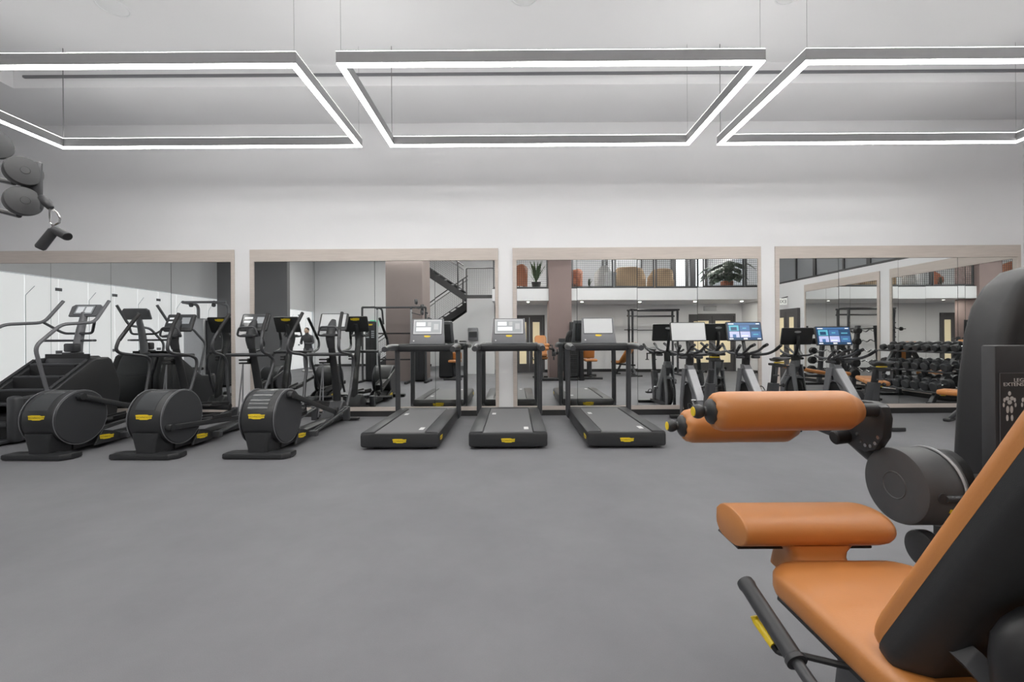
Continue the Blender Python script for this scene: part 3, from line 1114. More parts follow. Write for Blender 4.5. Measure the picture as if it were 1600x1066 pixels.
# ------------------------------------------------------------------ elliptical trainers
def elliptical(x, label, phi, lit):
    t = thing('elliptical_trainer', label, 'elliptical', (x, 4.35, 0), 0, 'elliptical trainers in a row')
    bm = nb()
    prism(bm, [(-0.33, -0.07), (0.27, -0.09), (0.335, -0.03), (0.335, 0.08), (-0.30, 0.08), (-0.335, 0.03)], 'z', 0.004, 0.062, 0.014, 2)
    obj('rear_foot', bm, 'black', t)
    cy, cz, r = 0.235, 0.385, 0.285
    # drum housing, side outline
    bm = nb()
    lathe(bm, [(0.0, -0.165), (r - 0.02, -0.165), (r - 0.006, -0.158), (r, -0.14), (r, 0.14), (r - 0.006, 0.158), (r - 0.02, 0.165), (0.0, 0.165)], (0, cy, cz), 'x', 64)
    obj('housing', bm, 'black', t, 40)
    bm = nb()
    rings = []
    for (z, w, y0, y1) in ((0.045, 0.20, -0.045, 0.30), (0.10, 0.205, -0.045, 0.34), (0.17, 0.23, -0.05, 0.40), (0.26, 0.28, -0.046, 0.42)):
        rings.append([(q[0], q[1], z) for q in rrect(w, y1 - y0, 0.03, 4, 0, (y0 + y1) / 2)])
    loft(bm, rings)
    obj('neck', bm, 'black', t, 40)
    bm = nb()
    prism(bm, [(0.2, 0.045), (0.66, 0.045), (0.66, 0.10), (0.55, 0.17), (0.4, 0.2), (0.2, 0.2)], 'x', -0.12, 0.12, 0.015, 2)
    obj('tail', bm, 'black', t, 40)
    for s in (-1, 1):
        bm = nb()
        lathe(bm, [(r - 0.004, 0.0), (r - 0.004, 0.012), (r - 0.012, 0.02), (0.0, 0.021)], (s * 0.162, cy, cz), (s, 0, 0), 48)
        d = obj('flywheel_cover', bm, 'dark', t)
        bm = nb()
        tube(bm, [(s * 0.172, cy + (r + 0.001) * math.cos(2 * PI * k / 48), cz + (r + 0.001) * math.sin(2 * PI * k / 48)) for k in range(48)], 0.004, 6, closed=True)
        obj('trim_ring', bm, 'grey', d)
    # smoked window over the drum
    bm = nb()
    rings = []
    for k in range(13):
        a = R(158 - 58 * k / 12)
        rings.append([(xx, cy + rr * math.cos(a), cz + rr * math.sin(a)) for (xx, rr) in ((-0.1, r - 0.004), (-0.1, r + 0.004), (0.1, r + 0.004), (0.1, r - 0.004))])
    loft(bm, rings)
    obj('window_strip', bm, 'gloss', t, 50)
    a = R(170)
    badge(t, (0.0, cy - r - 0.001 + 0.006, cz + 0.04), (PI / 2 - 0.14, 0, 0), 0.17)
    badge(t, (0.186, 0.50, 0.115), (PI / 2, 0.10, PI / 2), 0.17)
    for s in (-1, 1):
        bm = nb()
        prism(bm, [(0.36, 0.045), (0.72, 0.045), (0.72, 0.10), (0.60, 0.16), (0.46, 0.20)], 'x', s * 0.165, s * 0.184, 0.003, 1)
        obj('tail_cover', bm, 'black', t)
    bm = nb()
    prism(bm, [(0.6, 0.03), (1.95, 0.03), (1.95, 0.085), (1.7, 0.11), (0.6, 0.11)], 'x', -0.09, 0.09, 0.012, 2)
    obj('base_beam', bm, 'black', t)
    bm = nb()
    prism(bm, [(1.50, 0.06), (2.03, 0.06), (2.02, 0.2), (1.94, 0.30), (1.84, 0.30), (1.72, 0.2)], 'x', -0.12, 0.12, 0.03, 3)
    obj('front_cover', bm, 'dark', t)
    bm = nb()
    prism(bm, [(-0.28, 1.92), (0.28, 1.92), (0.30, 1.95), (0.30, 2.0), (-0.30, 2.0), (-0.30, 1.95)], 'z', 0.004, 0.045, 0.01, 2)
    obj('front_foot', bm, 'black', t)
    # mast
    bm = nb()
    tube(bm, [(0, 1.93, 0.20), (0, 1.90, 0.45), (0, 1.80, 0.85), (0, 1.73, 1.10)], [0.058, 0.055, 0.05, 0.046], 14, 5, 0.85)
    obj('mast', bm, 'black', t)
    bm = nb()
    tube(bm, [(0, 1.73, 1.08), (0, 1.70, 1.22), (0, 1.76, 1.38), (0, 1.82, 1.46)], [0.05, 0.062, 0.058, 0.04], 14, 5)
    obj('neck', bm, 'dark', t)
    # console
    bm = nb()
    prism(bm, rrect(0.40, 0.27, 0.02, 4), 'z', -0.035, -0.005, 0.006, 2)
    co = obj('console', bm, 'black', t)
    co.location = (0, 1.80, 1.45)
    co.rotation_euler = (R(66), 0, 0)
    ds = display(co, 'screen_bezel', 0.35, 0.20, 'scr_grey' if lit == 0 else 'gloss', [] if lit == 0 else ELL_UI, (0, 0.018, 0.0), (0, 0, 0), 'tube', 0.008, 0.006)
    badge(co, (0.0, 0.09, -0.036), (0, PI, 0), 0.15)
    # hand loop under the console
    bm = nb()
    tube(bm, rounded([(-0.07, 1.72, 1.25), (-0.15, 1.64, 1.25), (-0.11, 1.63, 1.37), (0.11, 1.63, 1.37), (0.15, 1.64, 1.25), (0.07, 1.72, 1.25)], 0.04), 0.014, 10)
    obj('hand_loop', bm, 'tube', t)
    bm = nb()
    box(bm, (0, 1.655, 1.255), (0.2, 0.10, 0.03), 0.01, 2, (R(12), 0, 0))
    obj('tray', bm, 'dark', t)
    # pivot axle
    bm = nb()
    tube(bm, [(-0.31, 1.66, 0.985), (0.31, 1.66, 0.985)], 0.024, 12)
    obj('pivot_axle', bm, 'tube', t)
    bm = nb()
    box(bm, (-0.10, 1.72, 0.91), (0.12, 0.07, 0.022), 0.008)
    box(bm, (-0.10, 1.72, 0.865), (0.12, 0.07, 0.022), 0.008)
    box(bm, (-0.06, 1.77, 0.89), (0.03, 0.06, 0.08), 0.006)
    obj('bottle_clamp', bm, 'jet', t)
    for q in (-0.16, -0.09):
        bm = nb()
        tube(bm, [(-0.11, 1.71, 0.86), (q, 1.66, 0.10)], 0.009, 8)
        obj('damper_rod', bm, 'grey', t)
    # moving arms, links, pedals, one set per side
    for s in (-1, 1):
        a = phi if s > 0 else phi + PI
        py, pz = cy + 0.225 * math.cos(a), cz + 0.225 * math.sin(a)
        swing = math.cos(a)
        yf = py + 1.12
        zf = 0.16 + 0.118 * (yf - 0.75)
        yt = 1.58 - 0.16 * math.sin(a) * s * 1.0
        arm = nb()
        yl = yf + 0.16
        tube(arm, [(s * 0.27, yt + 0.02, 1.54), (s * 0.29, yt - 0.10, 1.38), (s * 0.325, yt - 0.22, 1.18), (s * 0.33, yt - 0.20, 1.04), (s * 0.325, 1.60, 0.975),
                   (s * 0.33, 1.69, 0.86), (s * 0.325, (1.69 + yl) / 2, 0.52), (s * 0.31, yl, zf + 0.06)], 0.0195, 12, 7)
        o = obj('moving_arm', arm, 'tube', t)
        gp = nb()
        tube(gp, [(s * 0.268, yt + 0.03, 1.555), (s * 0.29, yt - 0.10, 1.38), (s * 0.322, yt - 0.21, 1.20)], 0.0225, 12, 8)
        obj('grip', gp, 'jet', o)
        lk = nb()
        dvec = Vector((0, yf - py, zf - pz))
        ang = math.atan2(dvec.z, dvec.y)
        box(lk, (s * 0.215, (py + yf) / 2, (pz + zf) / 2), (0.034, dvec.length + 0.07, 0.058), 0.012, 2, (ang, 0, 0))
        cyl(lk, (s * 0.183, py, pz), (s * 0.238, py, pz), 0.036, 16)
        lo = obj('pedal_link', lk, 'black', t)
        pd = nb()
        pc = Vector((s * 0.155, py + 0.66 * dvec.y, pz + 0.66 * dvec.z + 0.03))
        box(pd, pc, (0.15, 0.37, 0.03), 0.012, 2, (ang * 0.6, 0, 0))
        for q in (-1, 1):
            box(pd, pc + Vector((q * 0.07, 0.02, 0.025)), (0.012, 0.33, 0.035), 0.004, 1, (ang * 0.6, 0, 0))
        obj('pedal', pd, 'jet', t)
        rl_ = nb()
        for q in (0.20, 0.245):
            tube(rl_, [(s * q, 0.70, 0.105), (s * q, 1.70, 0.225)], 0.013, 8)
        box(rl_, (s * 0.222, 0.70, 0.09), (0.09, 0.06, 0.07), 0.01)
        box(rl_, (s * 0.222, 1.70, 0.15), (0.09, 0.06, 0.19), 0.01)
        box(rl_, (s * 0.15, 1.70, 0.12), (0.12, 0.05, 0.05), 0.01)
        box(rl_, (s * 0.15, 0.70, 0.08), (0.14, 0.05, 0.05), 0.01)
        obj('roller_track', rl_, 'tube', t)
        rw = nb()
        cyl(rw, (s * 0.195, yf, zf + 0.03), (s * 0.25, yf, zf + 0.03), 0.035, 16, ch=0.004)
        obj('roller', rw, 'jet', t)
    return t


elliptical(-4.80, 'black elliptical trainer beside the stair climber', R(100), 1)
elliptical(-3.72, 'black elliptical trainer with another elliptical on each side', R(200), 1)
elliptical(-2.59, 'black elliptical trainer beside the treadmills', R(95), 0)


# ------------------------------------------------------------------ treadmills
def treadmill(x, label, ui):
    t = thing('treadmill', label, 'treadmill', (x, 4.60, 0), 0, 'treadmills facing the mirror')
    L = 1.62
    bm = nb()
    prism(bm, rrect(0.85, 0.155, 0.03, 4, 0, 0.105), 'y', 0.0, L, 0.02, 2)
    obj('base', bm, 'black', t)
    bm = nb()
    b2(bm, -0.30, 0.30, 0.06, L - 0.06, 0.006, 0.03)
    obj('underframe', bm, 'jet', t)
    for s in (-1, 1):
        bm = nb()
        prism(bm, [(s * 0.27, 0.188), (s * 0.275, 0.197), (s * 0.40, 0.193), (s * 0.42, 0.178), (s * 0.425, 0.15), (s * 0.27, 0.15)], 'y', 0.012, L - 0.02, 0.008, 2)
        obj('side_rail', bm, 'dark', t)
        for yy in (0.14, L - 0.12):
            bm = nb()
            cyl(bm, (s * 0.27, yy, 0), (s * 0.27, yy, 0.03), 0.04, 14)
            obj('foot', bm, 'jet', t)
    bm = nb()
    prism(bm, [(0.035, 0.150), (0.028, 0.168), (0.032, 0.182), (0.045, 0.1895), (L - 0.05, 0.1895), (L - 0.05, 0.15)], 'x', -0.262, 0.262)
    obj('belt', bm, 'belt', t, 50)
    for s, yy, q in ((-1, 1.12, 0.07), (1, 0.2, 0.08)):
        bm = nb()
        box(bm, (s * 0.20, yy, 0.1902), (0.05, q * 1.6, 0.0012))
        obj('sticker', bm, 'white_print', t)
    bm = nb()
    prism(bm, [(L - 0.10, 0.19), (L - 0.06, 0.205), (L - 0.01, 0.195), (L + 0.015, 0.15), (L + 0.015, 0.05), (L - 0.1, 0.05)], 'x', -0.41, 0.41, 0.012, 2)
    obj('motor_cover', bm, 'black', t)
    badge(t, (0, -0.0025, 0.10), FRONT, 0.15)
    badge(t, (0, L + 0.0155, 0.122), BACK, 0.18)
    badge(t, (0.4255, 0.14, 0.11), RIGHT, 0.15)
    badge(t, (-0.4255, 0.14, 0.11), LEFT, 0.15)
    # uprights running into a floor loop at the front
    yu = L - 0.06
    for s in (-1, 1):
        bm = nb()
        tube(bm, rounded([(s * 0.435, yu - 0.02, 1.06), (s * 0.435, yu, 0.10), (s * 0.40, yu + 0.085, 0.05), (s * 0.2, yu + 0.085, 0.045)], 0.08), 0.036, 14, flat=1.15)
        obj('upright', bm, 'tube', t)
        bm = nb()
        tube(bm, rounded([(s * 0.36, yu - 0.02, 1.072), (s * 0.44, yu - 0.03, 1.072), (s * 0.445, yu - 0.35, 1.08), (s * 0.44, yu - 0.62, 1.06)], 0.07), [0.042, 0.048, 0.048, 0.044, 0.036], 16)
        obj('handrail', bm, 'tube', t)
    bm = nb()
    prism(bm, rrect(0.12, 0.112, 0.035, 4, yu - 0.03, 1.065), 'x', -0.40, 0.40, 0.01, 2)
    obj('crossbar', bm, 'black', t)
    bm = nb()
    prism(bm, [(-0.25, -0.19), (0.25, -0.19), (0.225, 0.19), (-0.225, 0.19)], 'z', -0.04, 0.0, 0.012, 2)
    co = obj('console', bm, 'grey', t)
    co.location = (0, yu - 0.03, 1.30)
    co.rotation_euler = (R(75), 0, 0)
    display(co, 'screen_bezel', 0.405, 0.215, 'scr_grey', TREAD_UI if ui == 1 else [], (0, 0.066, 0.004), (0, 0, 0), 'tube', 0.01, 0.008)
    badge(co, (0, -0.075, 0.001), (0, 0, 0), 0.09)
    bm = nb()
    cyl(bm, (-0.19, -0.14, 0), (-0.19, -0.14, 0.004), 0.01, 12)
    obj('button', bm, 'white_print', co)
    bm = nb()
    box(bm, (0, 0, -0.05), (0.40, 0.30, 0.03), 0.01)
    obj('back_shell', bm, 'dark', co)
    badge(co, (0, 0.10, -0.066), (0, PI, 0), 0.14)
    bm = nb()
    box(bm, (0, yu - 0.02, 1.09), (0.36, 0.09, 0.07), 0.015)
    obj('console_mount', bm, 'dark', t)
    return t


treadmill(-1.235, 'black treadmill beside the elliptical with two white strips on its lit screen', 1)
treadmill(-0.07, 'black treadmill standing between two other treadmills', 1)
treadmill(1.205, 'black treadmill with a blank pale screen beside the exercise bikes', 0)


# ------------------------------------------------------------------ exercise bikes
def bike(x, label, dz, lit, seat):
    t = thing('exercise_bike', label, 'exercise bike', (x, 5.33, 0), 0, 'exercise bikes with large screens')
    for nm, yy, w in (('rear_foot', 0.03, 0.50), ('front_foot', 0.98, 0.46)):
        bm = nb()
        box(bm, (0, yy, 0.028), (w, 0.065, 0.048), 0.01, 2)
        obj(nm, bm, 'black', t)
    bm = nb()
    prism(bm, [(0.03, 0.04), (0.98, 0.04), (0.98, 0.09), (0.60, 0.12), (0.40, 0.12), (0.03, 0.08)], 'x', -0.035, 0.035, 0.01, 2)
    obj('base_beam', bm, 'dark', t)
    # rear seat tube plate
    bm = nb()
    prism(bm, [(0.20, 0.07), (0.36, 0.09), (0.235, 0.60), (0.115, 0.60)], 'x', -0.045, 0.045, 0.012, 2)
    obj('seat_tube', bm, 'tube', t)
    # silver-grey main frame sweeping from the crank up to the head
    bm = nb()
    prism(bm, [(0.38, 0.12), (0.60, 0.12), (0.66, 0.40), (0.90, 0.70), (0.90, 0.80), (0.80, 0.80), (0.74, 0.72), (0.46, 0.36)], 'x', -0.05, 0.05, 0.014, 2)
    obj('main_frame', bm, 'grey', t)
    bm = nb()
    prism(bm, [(0.44, 0.34), (0.75, 0.735), (0.78, 0.73), (0.47, 0.33)], 'x', -0.052, 0.052, 0.004, 1)
    obj('frame_accent', bm, 'silver', t)
    # fork around the flywheel
    for s in (-1, 1):
        bm = nb()
        prism(bm, [(0.80, 0.74), (0.92, 0.74), (1.005, 0.30), (1.01, 0.05), (0.93, 0.05), (0.925, 0.28)], 'x', s * 0.055, s * 0.075, 0.004, 1)
        obj('fork_blade', bm, 'grey', t)
    bm = nb()
    lathe(bm, [(0.19, -0.02), (0.225, -0.022), (0.235, -0.012), (0.235, 0.012), (0.225, 0.022), (0.19, 0.02), (0.05, 0.012), (0.0, 0.012)], (0, 0.83, 0.30), 'x', 40)
    lathe(bm, [(0.0, -0.0125), (0.05, -0.0125), (0.19, -0.0205)], (0, 0.83, 0.30), 'x', 40)
    fw = obj('flywheel', bm, 'jet', t)
    bm = nb()
    tube(bm, [(0.024, 0.83 + 0.215 * math.cos(2 * PI * k / 40), 0.30 + 0.215 * math.sin(2 * PI * k / 40)) for k in range(40)], 0.004, 6, closed=True)
    obj('flywheel_ring', bm, 'chrome', fw)
    bm = nb()
    rings = []
    for k in range(12):
        a = R(60 + 100 * k / 11)
        rings.append([(xx, 0.83 + rr * math.cos(a), 0.30 + rr * math.sin(a)) for (xx, rr) in ((-0.05, 0.25), (-0.05, 0.262), (0.05, 0.262), (0.05, 0.25))])
    loft(bm, rings)
    obj('flywheel_guard', bm, 'grey', t, 50)
    bm = nb()
    prism(bm, circle(0.50, 0.33, 0.13, 90, 270, 14) + circle(0.80, 0.30, 0.10, -90, 90, 10), 'x', 0.052, 0.085, 0.01, 2)
    obj('chain_guard', bm, 'jet', t)
    # cranks and pedals
    for s in (-1, 1):
        bm = nb()
        a = R(35) if s > 0 else R(215)
        c0 = Vector((s * 0.10, 0.50, 0.33))
        c1 = c0 + Vector((0, math.cos(a) * 0.17, math.sin(a) * 0.17))
        cyl(bm, (s * 0.05, 0.50, 0.33), (s * 0.115, 0.50, 0.33), 0.022, 12)
        tube(bm, [c0, c1], 0.012, 8)
        ck = obj('crank', bm, 'chrome', t)
        bm = nb()
        box(bm, c1 + Vector((s * 0.06, 0, 0)), (0.09, 0.10, 0.025), 0.006)
        tube(bm, [c1 + Vector((s * 0.03, 0.05, 0.01)), c1 + Vector((s * 0.04, 0.09, 0.06)), c1 + Vector((s * 0.08, 0.09, 0.06)), c1 + Vector((s * 0.09, 0.05, 0.01))], 0.006, 6, 4)
        obj('pedal', bm, 'jet', ck)
    # head post and knobs
    bm = nb()
    prism(bm, [(0.80, 0.70), (0.89, 0.70), (0.86, 0.96 + dz), (0.78, 0.96 + dz)], 'x', -0.042, 0.042, 0.012, 2)
    obj('head_post', bm, 'jet', t)
    for (p0, p1) in (((0.05, 0.86, 0.66), (0.13, 0.86, 0.68)), ((0.045, 0.19, 0.56), (0.12, 0.17, 0.57))):
        bm = nb()
        cyl(bm, p0, p1, 0.010, 8)
        lathe(bm, [(0.0, -0.012), (0.018, -0.012), (0.026, 0.0), (0.022, 0.012), (0.0, 0.014)], p1, 'x', 14)
        obj('knob', bm, 'jet', t)
    bm = nb()
    tube(bm, [(0.0, 0.80, 0.88 + dz), (0.0, 0.775, 0.89 + dz), (0.0, 0.755, 0.90 + dz)], 0.012, 8)
    ball(bm, (0.0, 0.752, 0.90 + dz), (0.016, 0.016, 0.028), 10)
    obj('brake_lever', bm, 'jet', t)
    # handlebar
    zb = 0.96 + dz
    bm = nb()
    for s in (-1, 1):
        tube(bm, [(0, 0.80, zb), (s * 0.11, 0.79, zb - 0.02), (s * 0.215, 0.68, zb - 0.005), (s * 0.262, 0.56, zb + 0.05), (s * 0.275, 0.47, zb + 0.11)], 0.019, 10, 6)
        tube(bm, [(s * 0.05, 0.80, zb), (s * 0.085, 0.66, zb + 0.04), (s * 0.09, 0.54, zb + 0.10), (s * 0.085, 0.46, zb + 0.125)], 0.018, 10, 6)
        tube(bm, [(s * 0.10, 0.79, zb - 0.01), (s * 0.21, 0.84, zb), (s * 0.235, 0.92, zb + 0.03)], 0.016, 10, 5)
    obj('handlebar', bm, 'tube', t)
    for s in (-1, 1):
        for (a, b) in (((s * 0.262, 0.56, zb + 0.05), (s * 0.276, 0.46, zb + 0.117)), ((s * 0.09, 0.54, zb + 0.10), (s * 0.085, 0.45, zb + 0.128))):
            bm = nb()
            tube(bm, [a, b], 0.0205, 10)
            obj('bar_grip', bm, 'jet', t)
        bm = nb()
        box(bm, (s * 0.11, 0.78, zb - 0.055), (0.10, 0.09, 0.04), 0.015)
        obj('bottle_holder', bm, 'dark', t)
    # screen on a bent arm
    zs = 1.275 + dz
    bm = nb()
    tube(bm, [(0, 0.81, zb - 0.02), (0, 0.86, zb + 0.05), (0, 0.915, zs - 0.08), (0, 0.905, zs)], 0.024, 12, 6)
    obj('screen_arm', bm, 'black', t)
    bz = display(t, 'monitor', 0.485, 0.255, 'scr_navy' if lit else 'scr_grey', BIKE_UI if lit else [], (0, 0.865, zs), (R(78), 0, 0), 'black', 0.012, 0.028)
    bm = nb()
    lathe(bm, [(0.0, 0), (0.055, 0), (0.055, 0.003), (0.0, 0.003)], (0, 0, 0), 'z', 20)
    o = obj('maker_plate', bm, 'silver', bz)
    o.scale = (1.0, 0.33, 1)
    o.location = (0, 0.075, -0.0315)
    # seat post, slider and saddle
    bm = nb()
    prism(bm, [(0.15, 0.55), (0.21, 0.55), (0.165, seat - 0.07), (0.105, seat - 0.07)], 'x', -0.028, 0.028, 0.008, 2)
    obj('seat_post', bm, 'black', t)
    bm = nb()
    box(bm, (0, 0.10, seat - 0.072), (0.055, 0.30, 0.03), 0.008)
    box(bm, (0, 0.0, seat - 0.085), (0.16, 0.05, 0.02), 0.006)
    obj('seat_slider', bm, 'jet', t)
    for s in (-1, 1):
        bm = nb()
        cyl(bm, (s * 0.07, 0.0, seat - 0.09), (s * 0.07, 0.0, seat - 0.19), 0.014, 10)
        cyl(bm, (s * 0.07, 0.0, seat - 0.19), (s * 0.07, 0.0, seat - 0.205), 0.032, 14)
        obj('weight_holder', bm, 'tube', t)
    bm = nb()
    b2(bm, -0.05, 0.05, 0.03, 0.09, seat - 0.05, seat - 0.035, 0.004, 1)
    obj('seat_clip', bm, 'yellow', t)
    bm = nb()
    rings = []
    for (yy, w, z, h) in ((-0.045, 0.06, 0.012, 0.02), (-0.03, 0.095, 0.02, 0.035), (0.03, 0.10, 0.016, 0.045), (0.10, 0.065, 0.0, 0.042), (0.17, 0.035, -0.004, 0.034), (0.225, 0.026, -0.006, 0.026), (0.24, 0.014, -0.008, 0.016)):
        rings.append([(w * math.cos(2 * PI * k / 14), yy, seat + z + (h * 0.5) * math.sin(2 * PI * k / 14) * (1 if math.sin(2 * PI * k / 14) > 0 else 1.3) + 0.012 * abs(math.cos(2 * PI * k / 14)) - 0.01) for k in range(14)])
    loft(bm, rings)
    obj('saddle', bm, 'dark', t, 70)
    return t


bike(2.52, 'exercise bike with a blank pale monitor beside the treadmill', 0.0, False, 0.985)
bike(3.33, 'exercise bike with a lit blue monitor beside the one with a blank monitor', 0.0, True, 0.91)
bike(4.62, 'exercise bike with a lit blue monitor set apart near the low bench', -0.075, True, 0.85)


# ------------------------------------------------------------------ stair climber
t = thing('stair_climber', 'black stair climbing machine with tubular handrails and console', 'stair climber', (-6.17, 4.97, 0))
prof = [(0.0, 0.03), (0.0, 0.53), (0.33, 0.55), (0.42, 0.60), (0.86, 0.92), (0.93, 0.955), (1.12, 0.965), (1.17, 0.93), (1.29, 0.62), (1.30, 0.45), (1.22, 0.03)]
for s in (-1, 1):
    bm = nb()
    prism(bm, prof, 'x', s * 0.30, s * 0.42, 0.02, 3)
    obj('side_panel', bm, 'black', t, 40)
    bm = nb()
    tube(bm, [(s * 0.36, 0.36, 0.575), (s * 0.36, 0.86, 0.935)], 0.018, 8)
    obj('edge_strip', bm, 'dark', t)
    bm = nb()
    tube(bm, rounded([(s * 0.37, 0.36, 0.55), (s * 0.39, 0.20, 1.13), (s * 0.38, 0.52, 1.41), (s * 0.35, 0.98, 1.45), (s * 0.33, 1.22, 1.77)], 0.09), 0.021, 12)
    obj('handrail', bm, 'grey', t)
    bm = nb()
    prism(bm, rrect(0.12, 0.50, 0.05, 5, s * 0.36, 0.0), 'z', 0.0, 0.001)
    bm.clear()
    box(bm, (s * 0.36, 0.02, 0.29), (0.135, 0.10, 0.54), 0.04, 3)
    obj('corner_post', bm, 'dark', t)
for i in range(4):
    y0, z0 = 0.18 + i * 0.19, 0.44 + i * 0.15
    bm = nb()
    b2(bm, -0.30, 0.30, y0, y0 + 0.22, z0 - 0.025, z0, 0.006, 1)
    so = obj('step', bm, 'dark', t)
    bm = nb()
    b2(bm, -0.30, 0.30, y0 + 0.195, y0 + 0.22, z0, z0 + 0.125)
    obj('riser', bm, 'jet', so)
    bm = nb()
    b2(bm, -0.29, 0.29, y0 - 0.004, y0 + 0.012, z0 - 0.001, z0 + 0.004)
    obj('nosing', bm, 'grey', so)
bm = nb()
b2(bm, -0.30, 0.30, -0.02, 0.30, 0.20, 0.25, 0.01)
obj('entry_step', bm, 'dark', t)
bm = nb()
b2(bm, -0.34, 0.34, -0.18, 0.1, 0.02, 0.06, 0.012)
obj('base_plate', bm, 'dark', t)
bm = nb()
b2(bm, -0.30, 0.30, 0.1, 1.2, 0.03, 0.30)
obj('inner_body', bm, 'jet', t)
bm = nb()
prism(bm, [(0.88, 0.80), (0.95, 0.965), (1.12, 0.985), (1.19, 0.93), (1.30, 0.68), (1.30, 0.62), (0.95, 0.62)], 'x', -0.29, 0.29, 0.02, 2)
obj('top_cover', bm, 'dark', t, 40)
bm = nb()
prism(bm, [(1.0, 0.03), (1.24, 0.03), (1.33, 0.42), (1.31, 0.62), (1.0, 0.62)], 'x', -0.295, 0.295, 0.03, 3)
obj('rear_shell', bm, 'black', t, 40)
bm = nb()
tube(bm, [(0, 1.07, 0.96), (0, 1.10, 1.15), (0, 1.14, 1.36), (0, 1.20, 1.60)], [0.07, 0.055, 0.05, 0.04], 12, 5)
obj('mast', bm, 'grey', t)
bm = nb()
tube(bm, rounded([(-0.35, 0.98, 1.45), (-0.2, 1.10, 1.30), (0.2, 1.10, 1.30), (0.35, 0.98, 1.45)], 0.06), 0.017, 10)
tube(bm, rounded([(-0.36, 0.98, 1.20), (-0.2, 1.10, 1.20), (0.2, 1.10, 1.20), (0.36, 0.98, 1.20)], 0.06), 0.016, 10)
obj('cross_handle', bm, 'tube', t)
bm = nb()
box(bm, (0, 1.02, 1.10), (0.16, 0.10, 0.12), 0.02)
box(bm, (0, 1.03, 1.02), (0.2, 0.12, 0.03), 0.01)
obj('cup_holder', bm, 'dark', t)
bm = nb()
prism(bm, [(-0.20, -0.10), (0.20, -0.10), (0.22, 0.06), (0.18, 0.095), (-0.18, 0.095), (-0.22, 0.06)], 'z', -0.04, 0.0, 0.012, 2)
co = obj('console', bm, 'grey', t)
co.location = (0, 1.20, 1.64)
co.rotation_euler = (R(62), 0, 0)
display(co, 'screen_bezel', 0.26, 0.14, 'scr_mid', [(0.08, 0.15, 0.45, 0.85, 'scr_lite'), (0.55, 0.15, 0.92, 0.85, 'scr_lite')], (0, 0.0, 0.005), (0, 0, 0), 'tube', 0.01, 0.006)


# ================================================================== LEG EXTENSION MACHINE (foreground)
LB = Vector((0.85, 1.12, 0.0))
lx = thing('leg_extension_machine', 'orange and black leg extension machine with padded rollers and placard', 'exercise machine', LB)


def lp(name, bm, m, parent=lx, ang=35):
    """part given in room coordinates, hung under the machine"""
    if parent is lx:
        bmesh.ops.translate(bm, verts=bm.verts, vec=-LB)
    else:
        bmesh.ops.translate(bm, verts=bm.verts, vec=-LB)
    return obj(name, bm, m, parent, ang)


def roller(A, B, r):
    A, B = Vector(A), Vector(B)
    L = (B - A).length
    ax = (B - A)
    bm = nb()
    prof = [(0.026, 0.004), (0.034, -0.001), (0.044, 0.001), (r * 0.93, 0.012), (r, 0.028)]
    for i in range(1, 10):
        u = i / 10
        prof.append((r * (1 + 0.006 * math.sin(u * 9)), 0.028 + (L - 0.078) * u))
    prof += [(r, L - 0.045), (r * 0.985, L - 0.036), (r * 0.66, L - 0.002), (r * 0.6, L), (r * 0.5, L)]
    lathe(bm, prof, A, ax, 40)
    # gathered pleats of the cover round the end cap
    for v in bm.verts:
        d = (v.co - A).dot(ax.normalized())
        if d < 0.02:
            rad = v.co - (A + ax.normalized() * d)
            a = math.atan2(rad.z, rad.y)
            if rad.length > 0.03:
                v.co += ax.normalized() * (0.0018 * math.sin(a * 9)) + rad.normalized() * 0.0006 * math.sin(a * 9 + 1)
    pad = lp('roller_pad', bm, 'orange', lx, 60)
    bm = nb()
    d = -ax.normalized()
    lathe(bm, [(0.0, -0.004), (0.036, -0.004), (0.037, 0.004), (0.033, 0.010), (0.024, 0.015), (0.015, 0.019), (0.0135, 0.026)], A, d, 28)
    lp('end_flange', bm, 'black', pad, 50)
    bm = nb()
    lathe(bm, [(0.0125, 0.022), (0.0165, 0.027), (0.0205, 0.036), (0.0205, 0.044), (0.0175, 0.051), (0.0145, 0.053)], A, d, 24)
    lp('ball_knob', bm, 'black', pad, 60)
    bm = nb()
    lathe(bm, [(0.0142, 0.052), (0.0138, 0.0555), (0.0, 0.056)], A, d, 24)
    lp('yellow_cap', bm, 'yellow', pad)
    return pad


A0, A1 = P(1112, 643, 1.245), P(1338, 641, 1.245)
A1.y = A0.y
roller(A0, A1, 0.0567)
B0, B1 = P(1067, 665.5, 1.46), P(1241, 664, 1.46)
roller(B0, B1, 0.0567)
for (q, nm) in ((A1, 1.245), (B1, 1.46)):
    bm = nb()
    cyl(bm, q + Vector((-0.02, 0, 0)), (1.075, nm, q.z), 0.0195, 20)
    lp('roller_rod', bm, 'black')
bm = nb()
prism(bm, [(1.355, 1.0), (1.255, 1.007), (1.222, 0.995), (1.212, 0.965), (1.218, 0.91), (1.245, 0.868), (1.285, 0.852), (1.36, 0.862), (1.48, 0.872), (1.49, 0.9), (1.48, 0.925), (1.40, 0.95)], 'x', 1.045, 1.072, 0.004, 2)
pl = lp('adjusting_plate', bm, 'black')
for i in range(6):
    a = R(200 + 26 * i)
    bm = nb()
    c = Vector((1.042, 1.27 + 0.042 * math.cos(a), 0.925 + 0.052 * math.sin(a)))
    cyl(bm, c, c + Vector((0.004, 0, 0)), 0.0055, 12)
    lp('bolt', bm, 'chrome', pl)
bm = nb()
cyl(bm, P(1302, 684, 1.35), P(1335, 680, 1.35), 0.022, 16, ch=0.004)
lp('stop_buffer', bm, 'jet')
bm = nb()
tube(bm, [(1.075, 1.37, 0.89), (1.095, 1.31, 0.845), (1.115, 1.25, 0.81), (1.13, 1.2, 0.79)], 0.030, 12, 3)
lp('lever_arm', bm, 'black')
